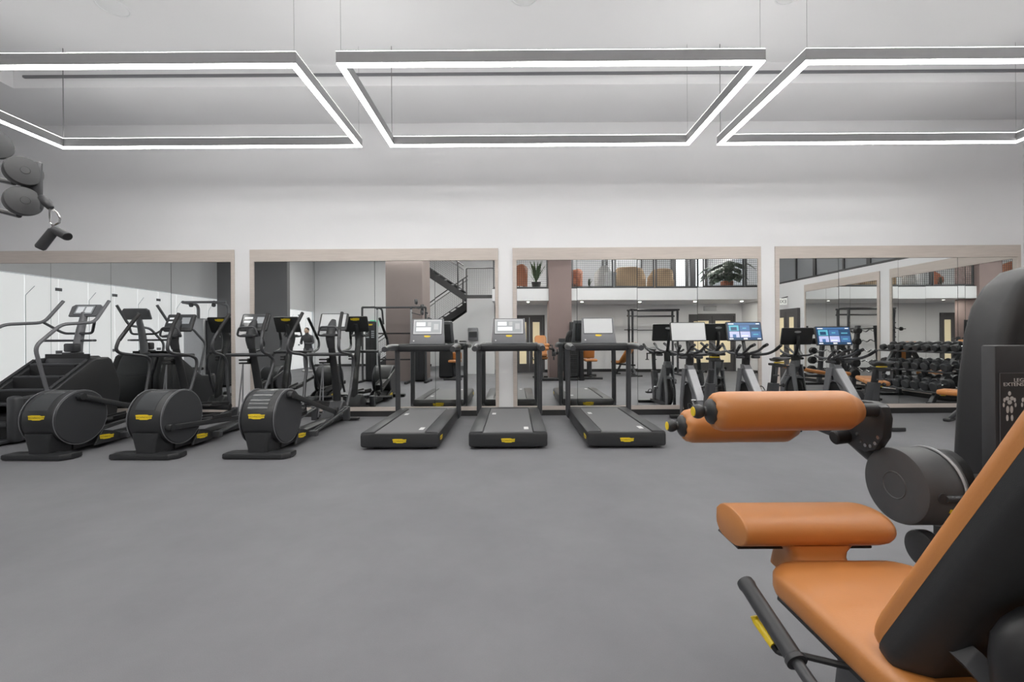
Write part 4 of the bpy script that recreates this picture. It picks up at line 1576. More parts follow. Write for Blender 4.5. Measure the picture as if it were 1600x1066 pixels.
# cam drum on the knee axis
bm = nb()
r = 0.1035
lathe(bm, [(0.0, 0.002), (0.034, 0.002), (0.036, 0.0), (0.038, 0.002), (r - 0.008, 0.0), (r - 0.002, 0.003), (r, 0.01), (r, 0.085), (r - 0.004, 0.088), (r - 0.004, 0.094), (r + 0.002, 0.096), (r + 0.002, 0.104), (0.0, 0.105)], (1.06, 1.2, 0.7815), 'x', 56)
dm = lp('cam_drum', bm, 'drum')
bm = nb()
tube(bm, [(1.1555, 1.2 + (r + 0.001) * math.cos(2 * PI * k / 56), 0.7815 + (r + 0.001) * math.sin(2 * PI * k / 56)) for k in range(56)], 0.0035, 6, closed=True)
lp('drum_rim', bm, 'silver', dm)
bm = nb()
prism(bm, [(1.118, 0.741), (1.132, 0.749), (1.118, 0.757)], 'y', 1.1012, 1.105)
lp('arrow_mark', bm, 'yellow', dm)
bm = nb()
lathe(bm, [(0.0, 0), (0.013, 0), (0.013, 0.01)], (1.094, 1.104, 0.782), (0, -1, 0), 16)
cyl(bm, (1.10, 1.095, 0.781), (1.30, 1.095, 0.781), 0.0085, 14)
lp('drum_pin', bm, 'tube', dm)
bm = nb()
lathe(bm, [(0, 0), (0.04, 0.0), (0.047, 0.004), (0.049, 0.012), (0.049, 0.03), (0.0, 0.032)], (1.10, 1.17, 0.617), 'x', 32)
lp('lower_pulley', bm, 'dark')
bm = nb()
lathe(bm, [(0, 0), (0.07, 0.0), (0.075, 0.006), (0.075, 0.03), (0.0, 0.032)], (1.20, 1.22, 0.80), 'x', 32)
lp('rear_pulley', bm, 'black')
bm = nb()
b2(bm, 1.22, 1.33, 1.14, 1.26, 0.05, 0.72, 0.015)
b2(bm, 1.14, 1.42, 1.15, 1.25, 0.72, 0.80, 0.015)
lp('pivot_post', bm, 'black')
# knee cushion
sec = [(1.188, 0.728), (1.155, 0.752), (1.10, 0.758), (1.055, 0.75), (1.031, 0.727), (1.038, 0.698), (1.065, 0.678), (1.10, 0.668), (1.16, 0.668), (1.188, 0.69)]
bm = nb()
rings = []
for i, (x, k) in enumerate(((0.557, 0.95), (0.5585, 0.985), (0.563, 1.0), (0.62, 1.0), (0.70, 1.0), (0.78, 1.0), (0.84, 1.0), (0.895, 0.995), (0.915, 0.95), (0.928, 0.85), (0.934, 0.68), (0.935, 0.45))):
    c = (1.115, 0.714)
    rings.append([(x, c[0] + (p[0] - c[0]) * k, c[1] + (p[1] - c[1]) * k) for p in [tuple(q[1:]) for q in catmull([(0,) + s for s in sec + sec[:1]], 3)[:-1]]])
loft(bm, rings)
lp('knee_cushion', bm, 'orange', lx, 55)
bm = nb()
b2(bm, 0.562, 0.905, 1.085, 1.19, 0.660, 0.668, 0.003, 1)
lp('cushion_plate', bm, 'jet')
bm = nb()
rings = []
for (z, w, y0, y1) in ((0.60, 0.150, 1.02, 1.16), (0.635, 0.142, 1.03, 1.155), (0.652, 0.140, 1.045, 1.15), (0.666, 0.152, 1.05, 1.15), (0.685, 0.185, 1.05, 1.155)):
    rings.append([(0.752 + p[0], p[1], z) for p in rrect(w, y1 - y0, 0.03, 5, 0, (y0 + y1) / 2)])
loft(bm, rings)
lp('cushion_neck', bm, 'orange', lx, 60)
# seat
def outline(x0, x1, y0, y1, rf, rb, n=7):
    o = []
    for (cx, cy, rr, a0) in ((x1 - rf, y1 - rf, rf, 0), (x0 + rf, y1 - rf, rf, 90), (x0 + rb, y0 + rb, rb, 180), (x1 - rb, y0 + rb, rb, 270)):
        for k in range(n + 1):
            a = R(a0 + 90 * k / n)
            o.append((cx + rr * math.cos(a), cy + rr * math.sin(a)))
    return o


def cushion(name, x0, x1, y0, y1, z0, z1, rf, rb, m, crown=0.008):
    bm = nb()
    rings = []
    cx, cy = (x0 + x1) / 2, (y0 + y1) / 2
    pts = outline(x0, x1, y0, y1, rf, rb)
    for (inset, z) in ((0.012, z0), (0.003, z0 + 0.008), (0.0, z0 + 0.02), (0.0, z1 - 0.022), (0.004, z1 - 0.012), (0.014, z1 - 0.004), (0.03, z1), (0.07, z1 + crown * 0.6), (0.12, z1 + crown)):
        w, h = (x1 - x0) / 2, (y1 - y0) / 2
        rings.append([(cx + (p[0] - cx) * (1 - inset / w), cy + (p[1] - cy) * (1 - inset / h), z) for p in pts])
    loft(bm, rings)
    return lp(name, bm, m, lx, 60)


cushion('seat', 0.602, 0.965, 0.56, 1.055, 0.592, 0.658, 0.07, 0.03, 'orange')
bm = nb()
b2(bm, 0.62, 0.94, 0.60, 1.02, 0.572, 0.586, 0.004, 1)
lp('seat_pan', bm, 'jet')
# backrest: cushion in front, black shell behind, leaning back
tilt = R(28.5)
BM = Matrix.Translation((0.788, 0.744, 0.645)) @ Matrix.Rotation(tilt, 4, 'X')


def back_part(name, w, h, t0, t1, rb, rt, m, z0, edge, ang=60):
    bm = nb()
    rings = []
    pts = outline(-w / 2, w / 2, 0, h, rt, rb)
    n = 7
    for k in range(n):
        u = k / (n - 1)
        ins = edge * (1 - math.sin(u * PI / 2))
        yy = t1 + (t0 - t1) * (1 - math.cos(u * PI / 2)) if False else t1 + (t0 - t1) * u
        ins = edge * (1 - math.sin(min(1, u * 1.6) * PI / 2))
        rings.append([((p[0]) * (1 - ins / (w / 2)), yy, z0 + h / 2 + (p[1] - h / 2) * (1 - ins / (h / 2))) for p in pts])
    loft(bm, rings)
    bmesh.ops.transform(bm, matrix=BM, verts=bm.verts)
    return lp(name, bm, m, lx, ang)


back_part('back_cushion', 0.350, 0.70, 0.0, 0.032, 0.06, 0.09, 'orange', 0.0, 0.016)
back_part('back_shell', 0.352, 0.705, -0.001, -0.055, 0.065, 0.09, 'shell', -0.01, 0.035)
bm = nb()
tube(bm, [BM @ Vector((0.02, -0.05, 0.45)), BM @ Vector((0.0, -0.10, 0.30)), P(1628, 985, 0.55), P(1596, 1085, 0.56), (0.76, 0.58, 0.40), (0.78, 0.62, 0.08)], 0.028, 14, 4)
lp('back_support', bm, 'tower')
bm = nb()
tube(bm, [P(1492, 1008, 0.648), P(1522, 1034, 0.625), P(1580, 1100, 0.585), (0.72, 0.60, 0.52)], 0.021, 4, 1, 1.0)
bk = lp('back_bracket', bm, 'tube', lx, 20)
bm = nb()
c = BM @ Vector((-0.075, -0.056, 0.06))
ball(bm, c, (0.006, 0.003, 0.005), 10)
lp('screw', bm, 'jet')
# side handle with release paddle
h0, h1 = P(1163, 908, 1.0), P(1246, 1036, 0.83)
bm = nb()
d = (h1 - h0).normalized()
tube(bm, [h0, h0 + d * 0.003, h0 + d * 0.012, h0 + d * 0.02, h1 - d * 0.012, h1 - d * 0.008, h1], [0.014, 0.0185, 0.0195, 0.0175, 0.0175, 0.0205, 0.0205], 18)
lp('handle_grip', bm, 'dark')
bm = nb()
tube(bm, [h1 - d * 0.01, P(1275, 1078, 0.78), P(1330, 1140, 0.70), (0.66, 0.66, 0.53), (0.74, 0.66, 0.50)], 0.0115, 12, 3)
lp('handle_rod', bm, 'tube')
bm = nb()
tube(bm, [P(1178, 963, 0.955), P(1182, 972, 0.95), P(1209, 1010, 0.888)], 0.0085, 12, flat=0.7)
lp('release_paddle', bm, 'yellow')
bm = nb()
tube(bm, [P(1207, 1008, 0.89), P(1218, 1020, 0.88), P(1250, 1024, 0.845), P(1330, 1043, 0.80), P(1400, 1058, 0.755), (0.70, 0.72, 0.562)], 0.006, 8, 4)
lp('release_cable', bm, 'jet')
# base frame
bm = nb()
b2(bm, 0.70, 0.86, 0.45, 1.25, 0.01, 0.08, 0.015)
b2(bm, 0.60, 1.95, 1.26, 1.36, 0.01, 0.07, 0.015)
b2(bm, 0.55, 1.0, 0.42, 0.50, 0.01, 0.06, 0.015)
b2(bm, 1.18, 1.36, 1.12, 1.27, 0.01, 0.07, 0.015)
lp('base_frame', bm, 'black')
bm = nb()
prism(bm, [(0.60, 0.07), (1.05, 0.07), (0.98, 0.575), (0.66, 0.575)], 'x', 0.74, 0.82, 0.015)
lp('seat_column', bm, 'tube')
# tower arch
arch = [(1.375, 0.0), (1.385, 0.6), (1.412, 1.05), (1.432, 1.20), (1.456, 1.29), (1.494, 1.355), (1.545, 1.398), (1.60, 1.413), (1.72, 1.413), (1.80, 1.39), (1.855, 1.33), (1.885, 1.22), (1.92, 0.6), (1.93, 0.0),
        (1.80, 0.0), (1.79, 1.10), (1.765, 1.20), (1.72, 1.25), (1.66, 1.262), (1.60, 1.255), (1.555, 1.22), (1.53, 1.15), (1.50, 0.6), (1.49, 0.0)]
bm = nb()
prism(bm, arch, 'y', 1.245, 1.385, 0.035, 4)
lp('tower_arch', bm, 'tower', lx, 50)
bm = nb()
lathe(bm, [(0, 0), (0.055, 0), (0.06, 0.006), (0.06, 0.03), (0, 0.032)], (1.62, 1.27, 1.245), (0, -1, 0), 28)
lp('tower_pulley', bm, 'black')
for i in range(12):
    bm = nb()
    b2(bm, 1.54, 1.76, 1.25, 1.38, 0.12 + i * 0.05, 0.165 + i * 0.05, 0.004, 1)
    lp('weight_plate', bm, 'jet')
bm = nb()
b2(bm, 1.262, 1.62, 1.125, 1.16, 0.25, 1.172, 0.004, 2)
pn = lp('front_panel', bm, 'dark')
bm = nb()
b2(bm, 1.42, 1.58, 1.16, 1.25, 0.3, 1.1, 0.01)
lp('panel_mount', bm, 'jet')
# placard
px0, px1, pz0, pz1, py = 1.2705, 1.3705, 0.86, 1.10, 1.1245
bm = nb()
b2(bm, px0, px1, py - 0.002, py, pz0, pz1)
pc = lp('placard', bm, 'dark', lx)
bm = nb()
for (a, b, c, d) in ((px0, px1, pz1 - 0.0012, pz1), (px0, px1, pz0, pz0 + 0.0012), (px0, px0 + 0.0012, pz0, pz1), (px1 - 0.0012, px1, pz0, pz1)):
    b2(bm, a, b, py - 0.0026, py - 0.002, c, d)
lp('placard_border', bm, 'grey', pc)
lettering('LEG', 0.0135, 'white_print', pc, Vector((1.3205, py - 0.0024, 1.0805)) - LB, FRONT, 'placard_title', 1.15)
lettering('EXTENSION', 0.0135, 'white_print', pc, Vector((1.3205, py - 0.0024, 1.0695)) - LB, FRONT, 'placard_title', 1.12)
for fx, red in ((1.2965, False), (1.3445, True)):
    bm = nb()
    z = 1.016
    for (dx, dz, w, h) in ((0, 0.030, 0.0042, 0.006), (-0.006, 0.017, 0.0055, 0.0055), (0.006, 0.017, 0.0055, 0.0055), (0, 0.007, 0.0065, 0.006), (-0.0135, 0.013, 0.0032, 0.006), (0.0135, 0.013, 0.0032, 0.006),
                           (-0.0155, 0.0, 0.0028, 0.006), (0.0155, 0.0, 0.0028, 0.006), (-0.0052, -0.012, 0.0042, 0.010), (0.0052, -0.012, 0.0042, 0.010), (-0.0062, -0.034, 0.0036, 0.0085), (0.0062, -0.034, 0.0036, 0.0085)):
        red_bit = red and dz == -0.012
        ball(bm, (fx + dx, py - 0.002, z + dz), (w, 0.0008, h), 10)
        if red_bit:
            pass
    for f in bm.faces:
        f.material_index = 1 if (red and -0.023 < f.calc_center_median().z - z < -0.002 and abs(f.calc_center_median().x - fx) < 0.0095) else 0
    lp('muscle_figure', bm, ['white_print', 'red_print'], pc)

# ================================================================== STRENGTH AREA
def head_disc(parent, c, r=0.075, ax=(0.88, -0.45, 0.04), name='pulley_cover'):
    bm = nb()
    lathe(bm, [(r * 0.9, -0.03), (r, -0.024), (r * 1.02, -0.004), (r * 0.97, 0.004), (r * 0.7, 0.009), (r * 0.27, 0.012), (r * 0.26, 0.0105), (r * 0.23, 0.0125), (0, 0.013)], c, ax, 36)
    lathe(bm, [(r * 0.93, -0.05), (r * 0.93, -0.03)], c, ax, 36)
    return obj(name, bm, 'drum', parent, 40)


CB = Vector((-3.25, 1.40, 0))
cm = thing('cable_machine', 'dual tower cable machine with round pulley covers and hanging grip', 'exercise machine', CB)


def cp(name, bm, m, parent=cm, ang=35):
    bmesh.ops.translate(bm, verts=bm.verts, vec=-CB)
    return obj(name, bm, m, parent, ang)


for s, x in ((-1, -3.95), (1, -2.62)):
    bm = nb()
    b2(bm, x - 0.14, x + 0.14, 1.18, 1.42, 0.06, 1.68, 0.03, 3)
    hs = cp('stack_housing', bm, 'black')
    bm = nb()
    b2(bm, x - 0.012, x + 0.012, 1.42, 1.424, 0.3, 1.45)
    cp('stack_slot', bm, 'jet', hs)
    for k in range(4):
        for q in (-1, 1):
            bm = nb()
            b2(bm, x + q * 0.07 - 0.04, x + q * 0.07 + 0.04, 1.42, 1.423, 1.22 + k * 0.055, 1.25 + k * 0.055)
            cp('stack_label', bm, 'scr_mid', hs)
    badge(cm, Vector((x, 1.4205, 1.58)) - CB, BACK, 0.14)
    for q in (-0.2, 0.2):
        bm = nb()
        tube(bm, [(x + q, 1.46, 0.05), (x + q, 1.46, 2.02)], 0.028, 12)
        cp('guide_post', bm, 'silver' if q * s < 0 else 'tube')
    bm = nb()
    b2(bm, x - 0.30, x + 0.30, 1.10, 1.20, 0.0, 0.06, 0.012)
    b2(bm, x - 0.28, x - 0.20, 1.2, 1.95, 0.0, 0.06, 0.012)
    b2(bm, x + 0.20, x + 0.28, 1.2, 1.75, 0.0, 0.06, 0.012)
    cp('base_rail', bm, 'black')
    bm = nb()
    tube(bm, rounded([(x - 0.2, 1.46, 2.0), (x - 0.2, 1.46, 2.06), (x + 0.2, 1.46, 2.06), (x + 0.2, 1.46, 2.0)], 0.03), 0.03, 10)
    cp('top_cap', bm, 'tube')
bm = nb()
tube(bm, [(-4.15, 1.46, 2.06), (-2.42, 1.46, 2.06)], 0.026, 12)
cp('crossbar', bm, 'tube')
bm = nb()
tube(bm, rounded([(-3.75, 1.46, 2.06), (-3.62, 1.46, 2.02), (-3.60, 1.40, 1.60)], 0.1), 0.026, 12)
cp('side_tube', bm, 'tube')
bm = nb()
tube(bm, [(-3.81, 1.22, 1.35), (-2.76, 1.22, 1.35)], 0.02, 10)
tube(bm, [(-3.81, 1.22, 0.62), (-2.76, 1.22, 0.62)], 0.02, 10)
cp('stretcher', bm, 'jet')
# pulley head reaching towards the open floor
Yh = 2.08
bm = nb()
tube(bm, [(-2.42, 1.46, 2.06), (-2.44, 1.75, 2.06), (-2.44, 2.02, 2.02)], 0.026, 12, 4)
cp('pulley_arm', bm, 'tube')
bm = nb()
q = P(50, 290, Yh + 0.035)
box(bm, q + Vector((0.0, 0, 0.0)), (0.085, 0.02, 0.24), 0.01, 2, (0, 0, R(14)))
br = cp('pulley_bracket', bm, 'tube')
for (px, py) in ((38, 267), (38, 314), (-10, 224)):
    o = head_disc(cm, P(px, py, Yh - 0.005 if px > 0 else Yh) - CB, 0.068 if px > 0 else 0.07)
for (a, b) in (((-30, 275), (22, 286)), ((-30, 322), (30, 337))):
    bm = nb()
    tube(bm, [P(a[0], a[1], Yh + 0.05), P(b[0], b[1], Yh + 0.02)], 0.012, 8)
    cp('axle_prong', bm, 'dark')
bm = nb()
tube(bm, [P(66, 309, Yh + 0.02), P(73, 317, Yh), P(79, 325, Yh)], [0.016, 0.021, 0.014], 14, 3)
cp('cable_stopper', bm, 'dark')
bm = nb()
cb_pts = [P(78, 326, Yh), P(78, 348, Yh), P(83, 353, Yh), P(93, 348, Yh), P(94, 341, Yh), P(89, 332, Yh), P(83, 328, Yh)]
tube(bm, cb_pts, 0.0042, 8, 1, 1.0, True)
tube(bm, [P(81, 350, Yh), P(84, 358, Yh)], 0.006, 8)
tag(obj('carabiner', bm, 'chrome'), 'silver carabiner clipped to the cable stopper', 'carabiner')
hg = thing('cable_grip', 'grey two armed cable grip hanging from the carabiner', 'grip handle', P(85, 359, Yh))
for (a, b) in (((86, 358), (62, 388)), ((84, 358), (106, 370))):
    bm = nb()
    pa, pb = P(a[0], a[1], Yh) - Vector(hg.location), P(b[0], b[1], Yh - 0.02) - Vector(hg.location)
    d = (pb - pa).normalized()
    tube(bm, [pa, pa + d * 0.01, pb - d * 0.006, pb], [0.012, 0.0205, 0.0215, 0.019], 16)
    o = obj('grip_arm', bm, 'tube', hg)
    bm = nb()
    cyl(bm, pb - d * 0.001, pb + d * 0.003, 0.0165, 16)
    obj('end_plug', bm, 'jet', o)


def pad(bm, c, s, bev, rot=None):
    return box(bm, c, s, bev, 3, rot)


def bench(x, y, rz, label, incline=0.0, flat=False):
    t = thing('workout_bench', label, 'bench', (x, y, 0), rz, 'workout benches')
    bm = nb()
    pad(bm, (-0.42, 0, 0.40), (0.38, 0.29, 0.075), 0.028)
    obj('seat_pad', bm, 'orange', t)
    bm = nb()
    ca, sa = math.cos(incline), math.sin(incline)
    pad(bm, (-0.21 + 0.42 * ca, 0, 0.40 + 0.42 * sa), (0.80, 0.28, 0.075), 0.028, (0, -incline, 0))
    obj('back_pad', bm, 'orange', t)
    bm = nb()
    box(bm, (-0.1, 0, 0.335), (0.95, 0.07, 0.05), 0.01)
    obj('spine', bm, 'black', t)
    if incline > 0.1:
        bm = nb()
        tube(bm, [(0.1, 0, 0.33), (-0.21 + 0.55 * ca, 0, 0.36 + 0.55 * sa)], 0.022, 8)
        obj('ladder_strut', bm, 'tube', t)
    for px, w in ((-0.5, 0.30), (0.45, 0.46)):
        bm = nb()
        tube(bm, rounded([(px * 0.6, 0, 0.31), (px * 0.8, 0, 0.16), (px, 0, 0.04)], 0.1), 0.03, 10, flat=1.3)
        lg = obj('leg', bm, 'tube', t)
        bm = nb()
        box(bm, (px, 0, 0.022), (0.08, w, 0.042), 0.014)
        obj('foot', bm, 'black', lg)
    bm = nb()
    box(bm, (-0.56, 0, 0.35), (0.05, 0.09, 0.014), 0.004)
    obj('pull_tab', bm, 'yellow', t)
    return t


bench(6.36, 5.58, R(-60), 'low orange padded bench in front of the mirror by the lone exercise bike', 0.0)
bench(6.5, 3.95, R(200), 'orange padded bench in front of the barbell rack', 0.18)
bench(3.50, -0.15, R(65), 'orange padded incline bench in front of the smith machine', 0.85)


def weight_tower(t, x, y, w, d, h, face=BACK, m='black'):
    bm = nb()
    prism(bm, [(x - w / 2, 0.05), (x + w / 2, 0.05), (x + w * 0.42, h), (x - w * 0.42, h)], 'y', y - d / 2, y + d / 2, 0.02, 3)
    obj('weight_tower', bm, m, t)
    badge(t, (x + w * 0.18, y + d / 2 + 0.001, h - 0.22), BACK, 0.16)


def press_machine(x, y, label, tx, h, back):
    """selectorised machine: tower, frame, orange seat and back pad; faces the mirror"""
    t = thing('weight_machine', label, 'exercise machine', (x, y, 0))
    weight_tower(t, tx, -0.1, 0.42, 0.34, h)
    bm = nb()
    b2(bm, min(0, tx) - 0.25, max(0, tx) + 0.25, -0.34, -0.26, 0, 0.07, 0.012)
    b2(bm, -0.05, 0.05, -0.26, 0.62, 0, 0.07, 0.012)
    b2(bm, -0.26, 0.26, 0.58, 0.64, 0, 0.06, 0.012)
    obj('base_frame', bm, 'black', t)
    bm = nb()
    b2(bm, -0.045, 0.045, 0.0, 0.10, 0.07, 0.50, 0.01)
    b2(bm, -0.045, 0.045, -0.26, -0.18, 0.07, 1.15, 0.01)
    obj('seat_column', bm, 'tube', t)
    bm = nb()
    pad(bm, (0, 0.12, 0.52), (0.36, 0.38, 0.075), 0.03)
    obj('seat', bm, 'orange', t)
    bm = nb()
    pad(bm, (0, -0.11, 0.56 + back / 2), (0.34, 0.08, back), 0.035, (R(-12), 0, 0))
    obj('backrest', bm, 'orange', t)
    for s in (-1, 1):
        bm = nb()
        tube(bm, rounded([(s * 0.10, -0.2, 1.1), (s * 0.34, -0.1, 1.1), (s * 0.34, 0.1, 0.95), (s * 0.33, 0.3, 0.9)], 0.08), 0.02, 10)
        obj('press_arm', bm, 'tube', t)
    return t


press_machine(2.25, 0.42, 'weight machine with orange seat beside the narrow brown column', -0.40, 1.66, 0.50)
press_machine(-1.75, 0.40, 'weight machine with orange seat beside the stairs block', -0.28, 1.66, 0.22)

# corner multi station by the frosted glass
t = thing('multi_station', 'pale grey multi station with overhead pulley bars by the frosted glass', 'exercise machine', (-7.75, 2.25, 0))
bm = nb()
b2(bm, -0.48, 0.04, -0.35, 0.30, 0.05, 1.74, 0.05, 3)
obj('stack_cover', bm, 'silver', t)
bm = nb()
b2(bm, 0.04, 0.52, -0.30, 0.24, 0.05, 1.70, 0.04, 3)
obj('side_cover', bm, 'black', t)
badge(t, (0.28, 0.2405, 1.60), BACK, 0.24)
for s in (-1, 1):
    bm = nb()
    tube(bm, rounded([(s * 0.38, -0.1, 1.60), (s * 0.38, -0.1, 2.10), (s * 0.38 + 0.1, 0.55, 2.12)], 0.14), 0.036, 12)
    obj('overhead_arm', bm, 'grey', t)
bm = nb()
tube(bm, [(-0.28, 0.52, 2.12), (0.75, 0.52, 2.12)], 0.03, 12)
obj('pull_bar', bm, 'grey', t)
for x in (-0.1, 0.45):
    bm = nb()
    cyl(bm, (x - 0.02, 0.52, 2.05), (x + 0.02, 0.52, 2.05), 0.05, 18)
    obj('pulley', bm, 'tube', t)
bm = nb()
b2(bm, -0.45, 0.5, -0.4, -0.3, 0, 0.06)
b2(bm, -0.05, 0.05, -0.3, 1.0, 0, 0.06)
obj('base_frame', bm, 'black', t)
bm = nb()
pad(bm, (0.0, 0.65, 0.5), (0.36, 0.36, 0.07), 0.03)
obj('seat', bm, 'jet', t)
bm = nb()
b2(bm, -0.04, 0.04, 0.6, 0.7, 0.06, 0.47)
obj('seat_column', bm, 'tube', t)

# smith machine under the gallery
t = thing('smith_machine', 'graphite smith machine rack under the gallery with a horizontal bar', 'rack', (4.45, -0.72, 0))
for s in (-1, 1):
    for y in (0.0, 0.42):
        bm = nb()
        tube(bm, [(s * 0.72, y, 0.04), (s * 0.72, y, 2.02)], 0.035, 10)
        obj('upright', bm, 'tube', t)
    bm = nb()
    b2(bm, s * 0.72 - 0.035, s * 0.72 + 0.035, -0.25, 0.85, 0, 0.06, 0.012)
    obj('floor_rail', bm, 'tube', t)
    bm = nb()
    tube(bm, rounded([(s * 0.72, 0.42, 1.7), (s * 0.72, 0.45, 2.06), (s * 0.72, 0.0, 2.06), (s * 0.72, -0.02, 1.9)], 0.1), 0.035, 10)
    obj('top_rail', bm, 'tube', t)
    for k in range(9):
        bm = nb()
        cyl(bm, (s * 0.72, 0.455, 0.4 + k * 0.15), (s * 0.72, 0.49, 0.4 + k * 0.15), 0.014, 8)
        obj('hook_peg', bm, 'jet', t)
for z, y in ((2.06, 0.0), (2.06, 0.42), (1.88, 0.0)):
    bm = nb()
    tube(bm, [(-0.78, y, z), (0.78, y, z)], 0.028, 10)
    obj('crossbar', bm, 'tube', t)
bm = nb()
tube(bm, [(-1.0, 0.5, 1.42), (1.0, 0.5, 1.42)], 0.014, 10)
bar = obj('lift_bar', bm, 'tube', t)
for s in (-1, 1):
    bm = nb()
    cyl(bm, (s * 0.84, 0.5, 1.42), (s * 0.88, 0.5, 1.42), 0.06, 16)
    obj('bar_sleeve', bm, 'jet', bar)

# barbell rack and its bars along the side wall
t = thing('barbell_rack', 'tall graphite barbell rack against the side wall mirror', 'rack', (7.50, 3.15, 0))
for s in (-1, 1):
    bm = nb()
    prism(bm, [(-0.02, 0.05), (0.08, 0.05), (0.20, 1.42), (0.12, 1.42)], 'y', s * 0.52 - 0.04, s * 0.52 + 0.04, 0.008, 1)
    up = obj('upright', bm, 'tube', t)
    bm = nb()
    b2(bm, -0.30, 0.22, s * 0.52 - 0.035, s * 0.52 + 0.035, 0, 0.055, 0.01)
    obj('foot', bm, 'black', t)
    for k in range(5):
        bm = nb()
        z = 0.33 + k * 0.235
        tube(bm, rounded([(0.05 + k * 0.02, s * 0.52, z), (-0.06 + k * 0.02, s * 0.52, z - 0.005), (-0.075 + k * 0.02, s * 0.52, z + 0.05)], 0.02), 0.012, 8)
        obj('cradle', bm, 'jet', up)
bm = nb()
tube(bm, [(0.16, -0.5, 1.36), (0.16, 0.5, 1.36)], 0.02, 8)
tube(bm, [(0.05, -0.5, 0.12), (0.05, 0.5, 0.12)], 0.02, 8)
obj('stretcher', bm, 'tube', t)
names = ['lowest', 'second lowest', 'middle', 'second highest', 'topmost']
for k in range(5):
    z = 0.365 + k * 0.235
    b = thing('barbell', 'chrome curl barbell with black round ends, %s on the barbell rack' % names[k], 'barbell', (7.455 + k * 0.02, 3.15, z), 0, 'barbells on the barbell rack')
    bm = nb()
    pts = [(0, -0.68, 0), (0, -0.45, 0), (0, -0.3, 0), (0, -0.2, 0.035), (0, -0.1, -0.015), (0, 0, 0.02), (0, 0.1, -0.015), (0, 0.2, 0.035), (0, 0.3, 0), (0, 0.45, 0), (0, 0.68, 0)]
    tube(bm, pts, 0.014, 10, 4)
    obj('bar', bm, 'chrome', b)
    for s in (-1, 1):
        bm = nb()
        rr = 0.10 - 0.008 * k
        lathe(bm, [(0, 0), (rr - 0.012, 0), (rr, 0.012), (rr, 0.09), (rr - 0.012, 0.10), (0, 0.102)], (0, s * 0.62, 0), (0, s, 0), 24)
        obj('weight_head', bm, 'jet', b)

# dumbbell rack and dumbbells along the side wall
t = thing('dumbbell_rack', 'three tier black dumbbell rack against the side wall mirror', 'rack', (7.45, 5.18, 0))
TIER = [(0.30, -0.16), (0.64, 0.02), (0.98, 0.20)]
for s in (-1, 1):
    bm = nb()
    prism(bm, [(-0.30, 0.0), (-0.22, 0.0), (0.34, 1.02), (0.26, 1.02)], 'y', s * 0.62 - 0.035, s * 0.62 + 0.035, 0.006, 1)
    obj('side_frame', bm, 'tube', t)
    bm = nb()
    b2(bm, -0.32, 0.38, s * 0.62 - 0.03, s * 0.62 + 0.03, 0, 0.05, 0.01)
    b2(bm, 0.28, 0.34, s * 0.62 - 0.03, s * 0.62 + 0.03, 0.05, 0.95)
    obj('rear_leg', bm, 'tube', t)
for (z, x) in TIER:
    for dx in (-0.10, 0.10):
        bm = nb()
        box(bm, (x + dx, 0, z - 0.055 + dx * 0.25), (0.05, 1.66, 0.03), 0.006, 1, (0, R(-14), 0))
        obj('shelf_rail', bm, 'tube', t)
proto = None
tn = ['bottom', 'middle', 'top']
for ti, (z, x) in enumerate(TIER):
    for i in range(9):
        rr = (0.082, 0.072, 0.062)[ti] * (0.9 + 0.02 * i)
        lab = 'black round headed dumbbell on the %s tier of the dumbbell rack' % tn[ti]
        if proto is None:
            root = thing('dumbbell', lab, 'dumbbell', (0, 0, 0), 0, 'dumbbells on the %s tier' % tn[ti])
            bm = nb()
            tube(bm, [(-0.07, 0, 0), (0, 0, 0), (0.07, 0, 0)], [0.015, 0.018, 0.015], 10, 3)
            obj('handle', bm, 'chrome', root)
            for s in (-1, 1):
                bm = nb()
                lathe(bm, [(0, 0), (0.068, 0), (0.078, 0.012), (0.078, 0.075), (0.066, 0.088), (0, 0.09)], (s * 0.065, 0, 0), (s, 0, 0), 20)
                obj('weight_head', bm, 'dark', root)
            proto = root
            d = root
        else:
            d = clone(proto, (0, 0, 0), 0, lab, 'dumbbells on the %s tier' % tn[ti])
        k = rr / 0.078
        d.scale = (1.0, k, k)
        d.rotation_euler = (0, R(-14), 0)
        d.location = (7.45 + x, 5.18 - 0.72 + i * 0.18, z + rr - 0.042)

# wall lift panel and switch plate beside the double door
bm = nb()
b2(bm, 5.55, 5.66, YU, YU + 0.02, 1.25, 1.55, 0.004)
tag(obj('wall_panel', bm, 'rail_black'), 'slim dark control panel on the wall under the gallery', 'panel')
t = thing('towel_dispenser', 'grey dispenser box on the pale wall block', 'dispenser', (-1.35, -1.07, 1.12))
bm = nb()
b2(bm, -0.16, 0.16, 0, 0.14, 0, 0.42, 0.015)
obj('box', bm, 'grey', t)
bm = nb()
b2(bm, -0.13, 0.13, 0.14, 0.146, 0.10, 0.30, 0.002, 1)
obj('window', bm, 'gloss', t)

# ------------------------------------------------------------------ person standing by the glass partition
pr = thing('person', 'person in dark jacket and grey trousers standing by the frosted glass', 'person', (-7.66, -2.8, 0), 0)


def skin_part(name, verts, edges, radii, m, root=0, sub=2):
    me = bpy.data.meshes.new(name)
    me.from_pydata(verts, edges, [])
    me.materials.append(M[m])
    o = bpy.data.objects.new(name, me)
    C.objects.link(o)
    o.parent = pr
    md = o.modifiers.new('skin', 'SKIN')
    md.use_smooth_shade = True
    for i, sv in enumerate(me.skin_vertices[0].data):
        r_ = radii[i]
        sv.radius = r_ if isinstance(r_, tuple) else (r_, r_)
        sv.use_root = (i == root)
    o.modifiers.new('sub', 'SUBSURF').render_levels = sub
    return o


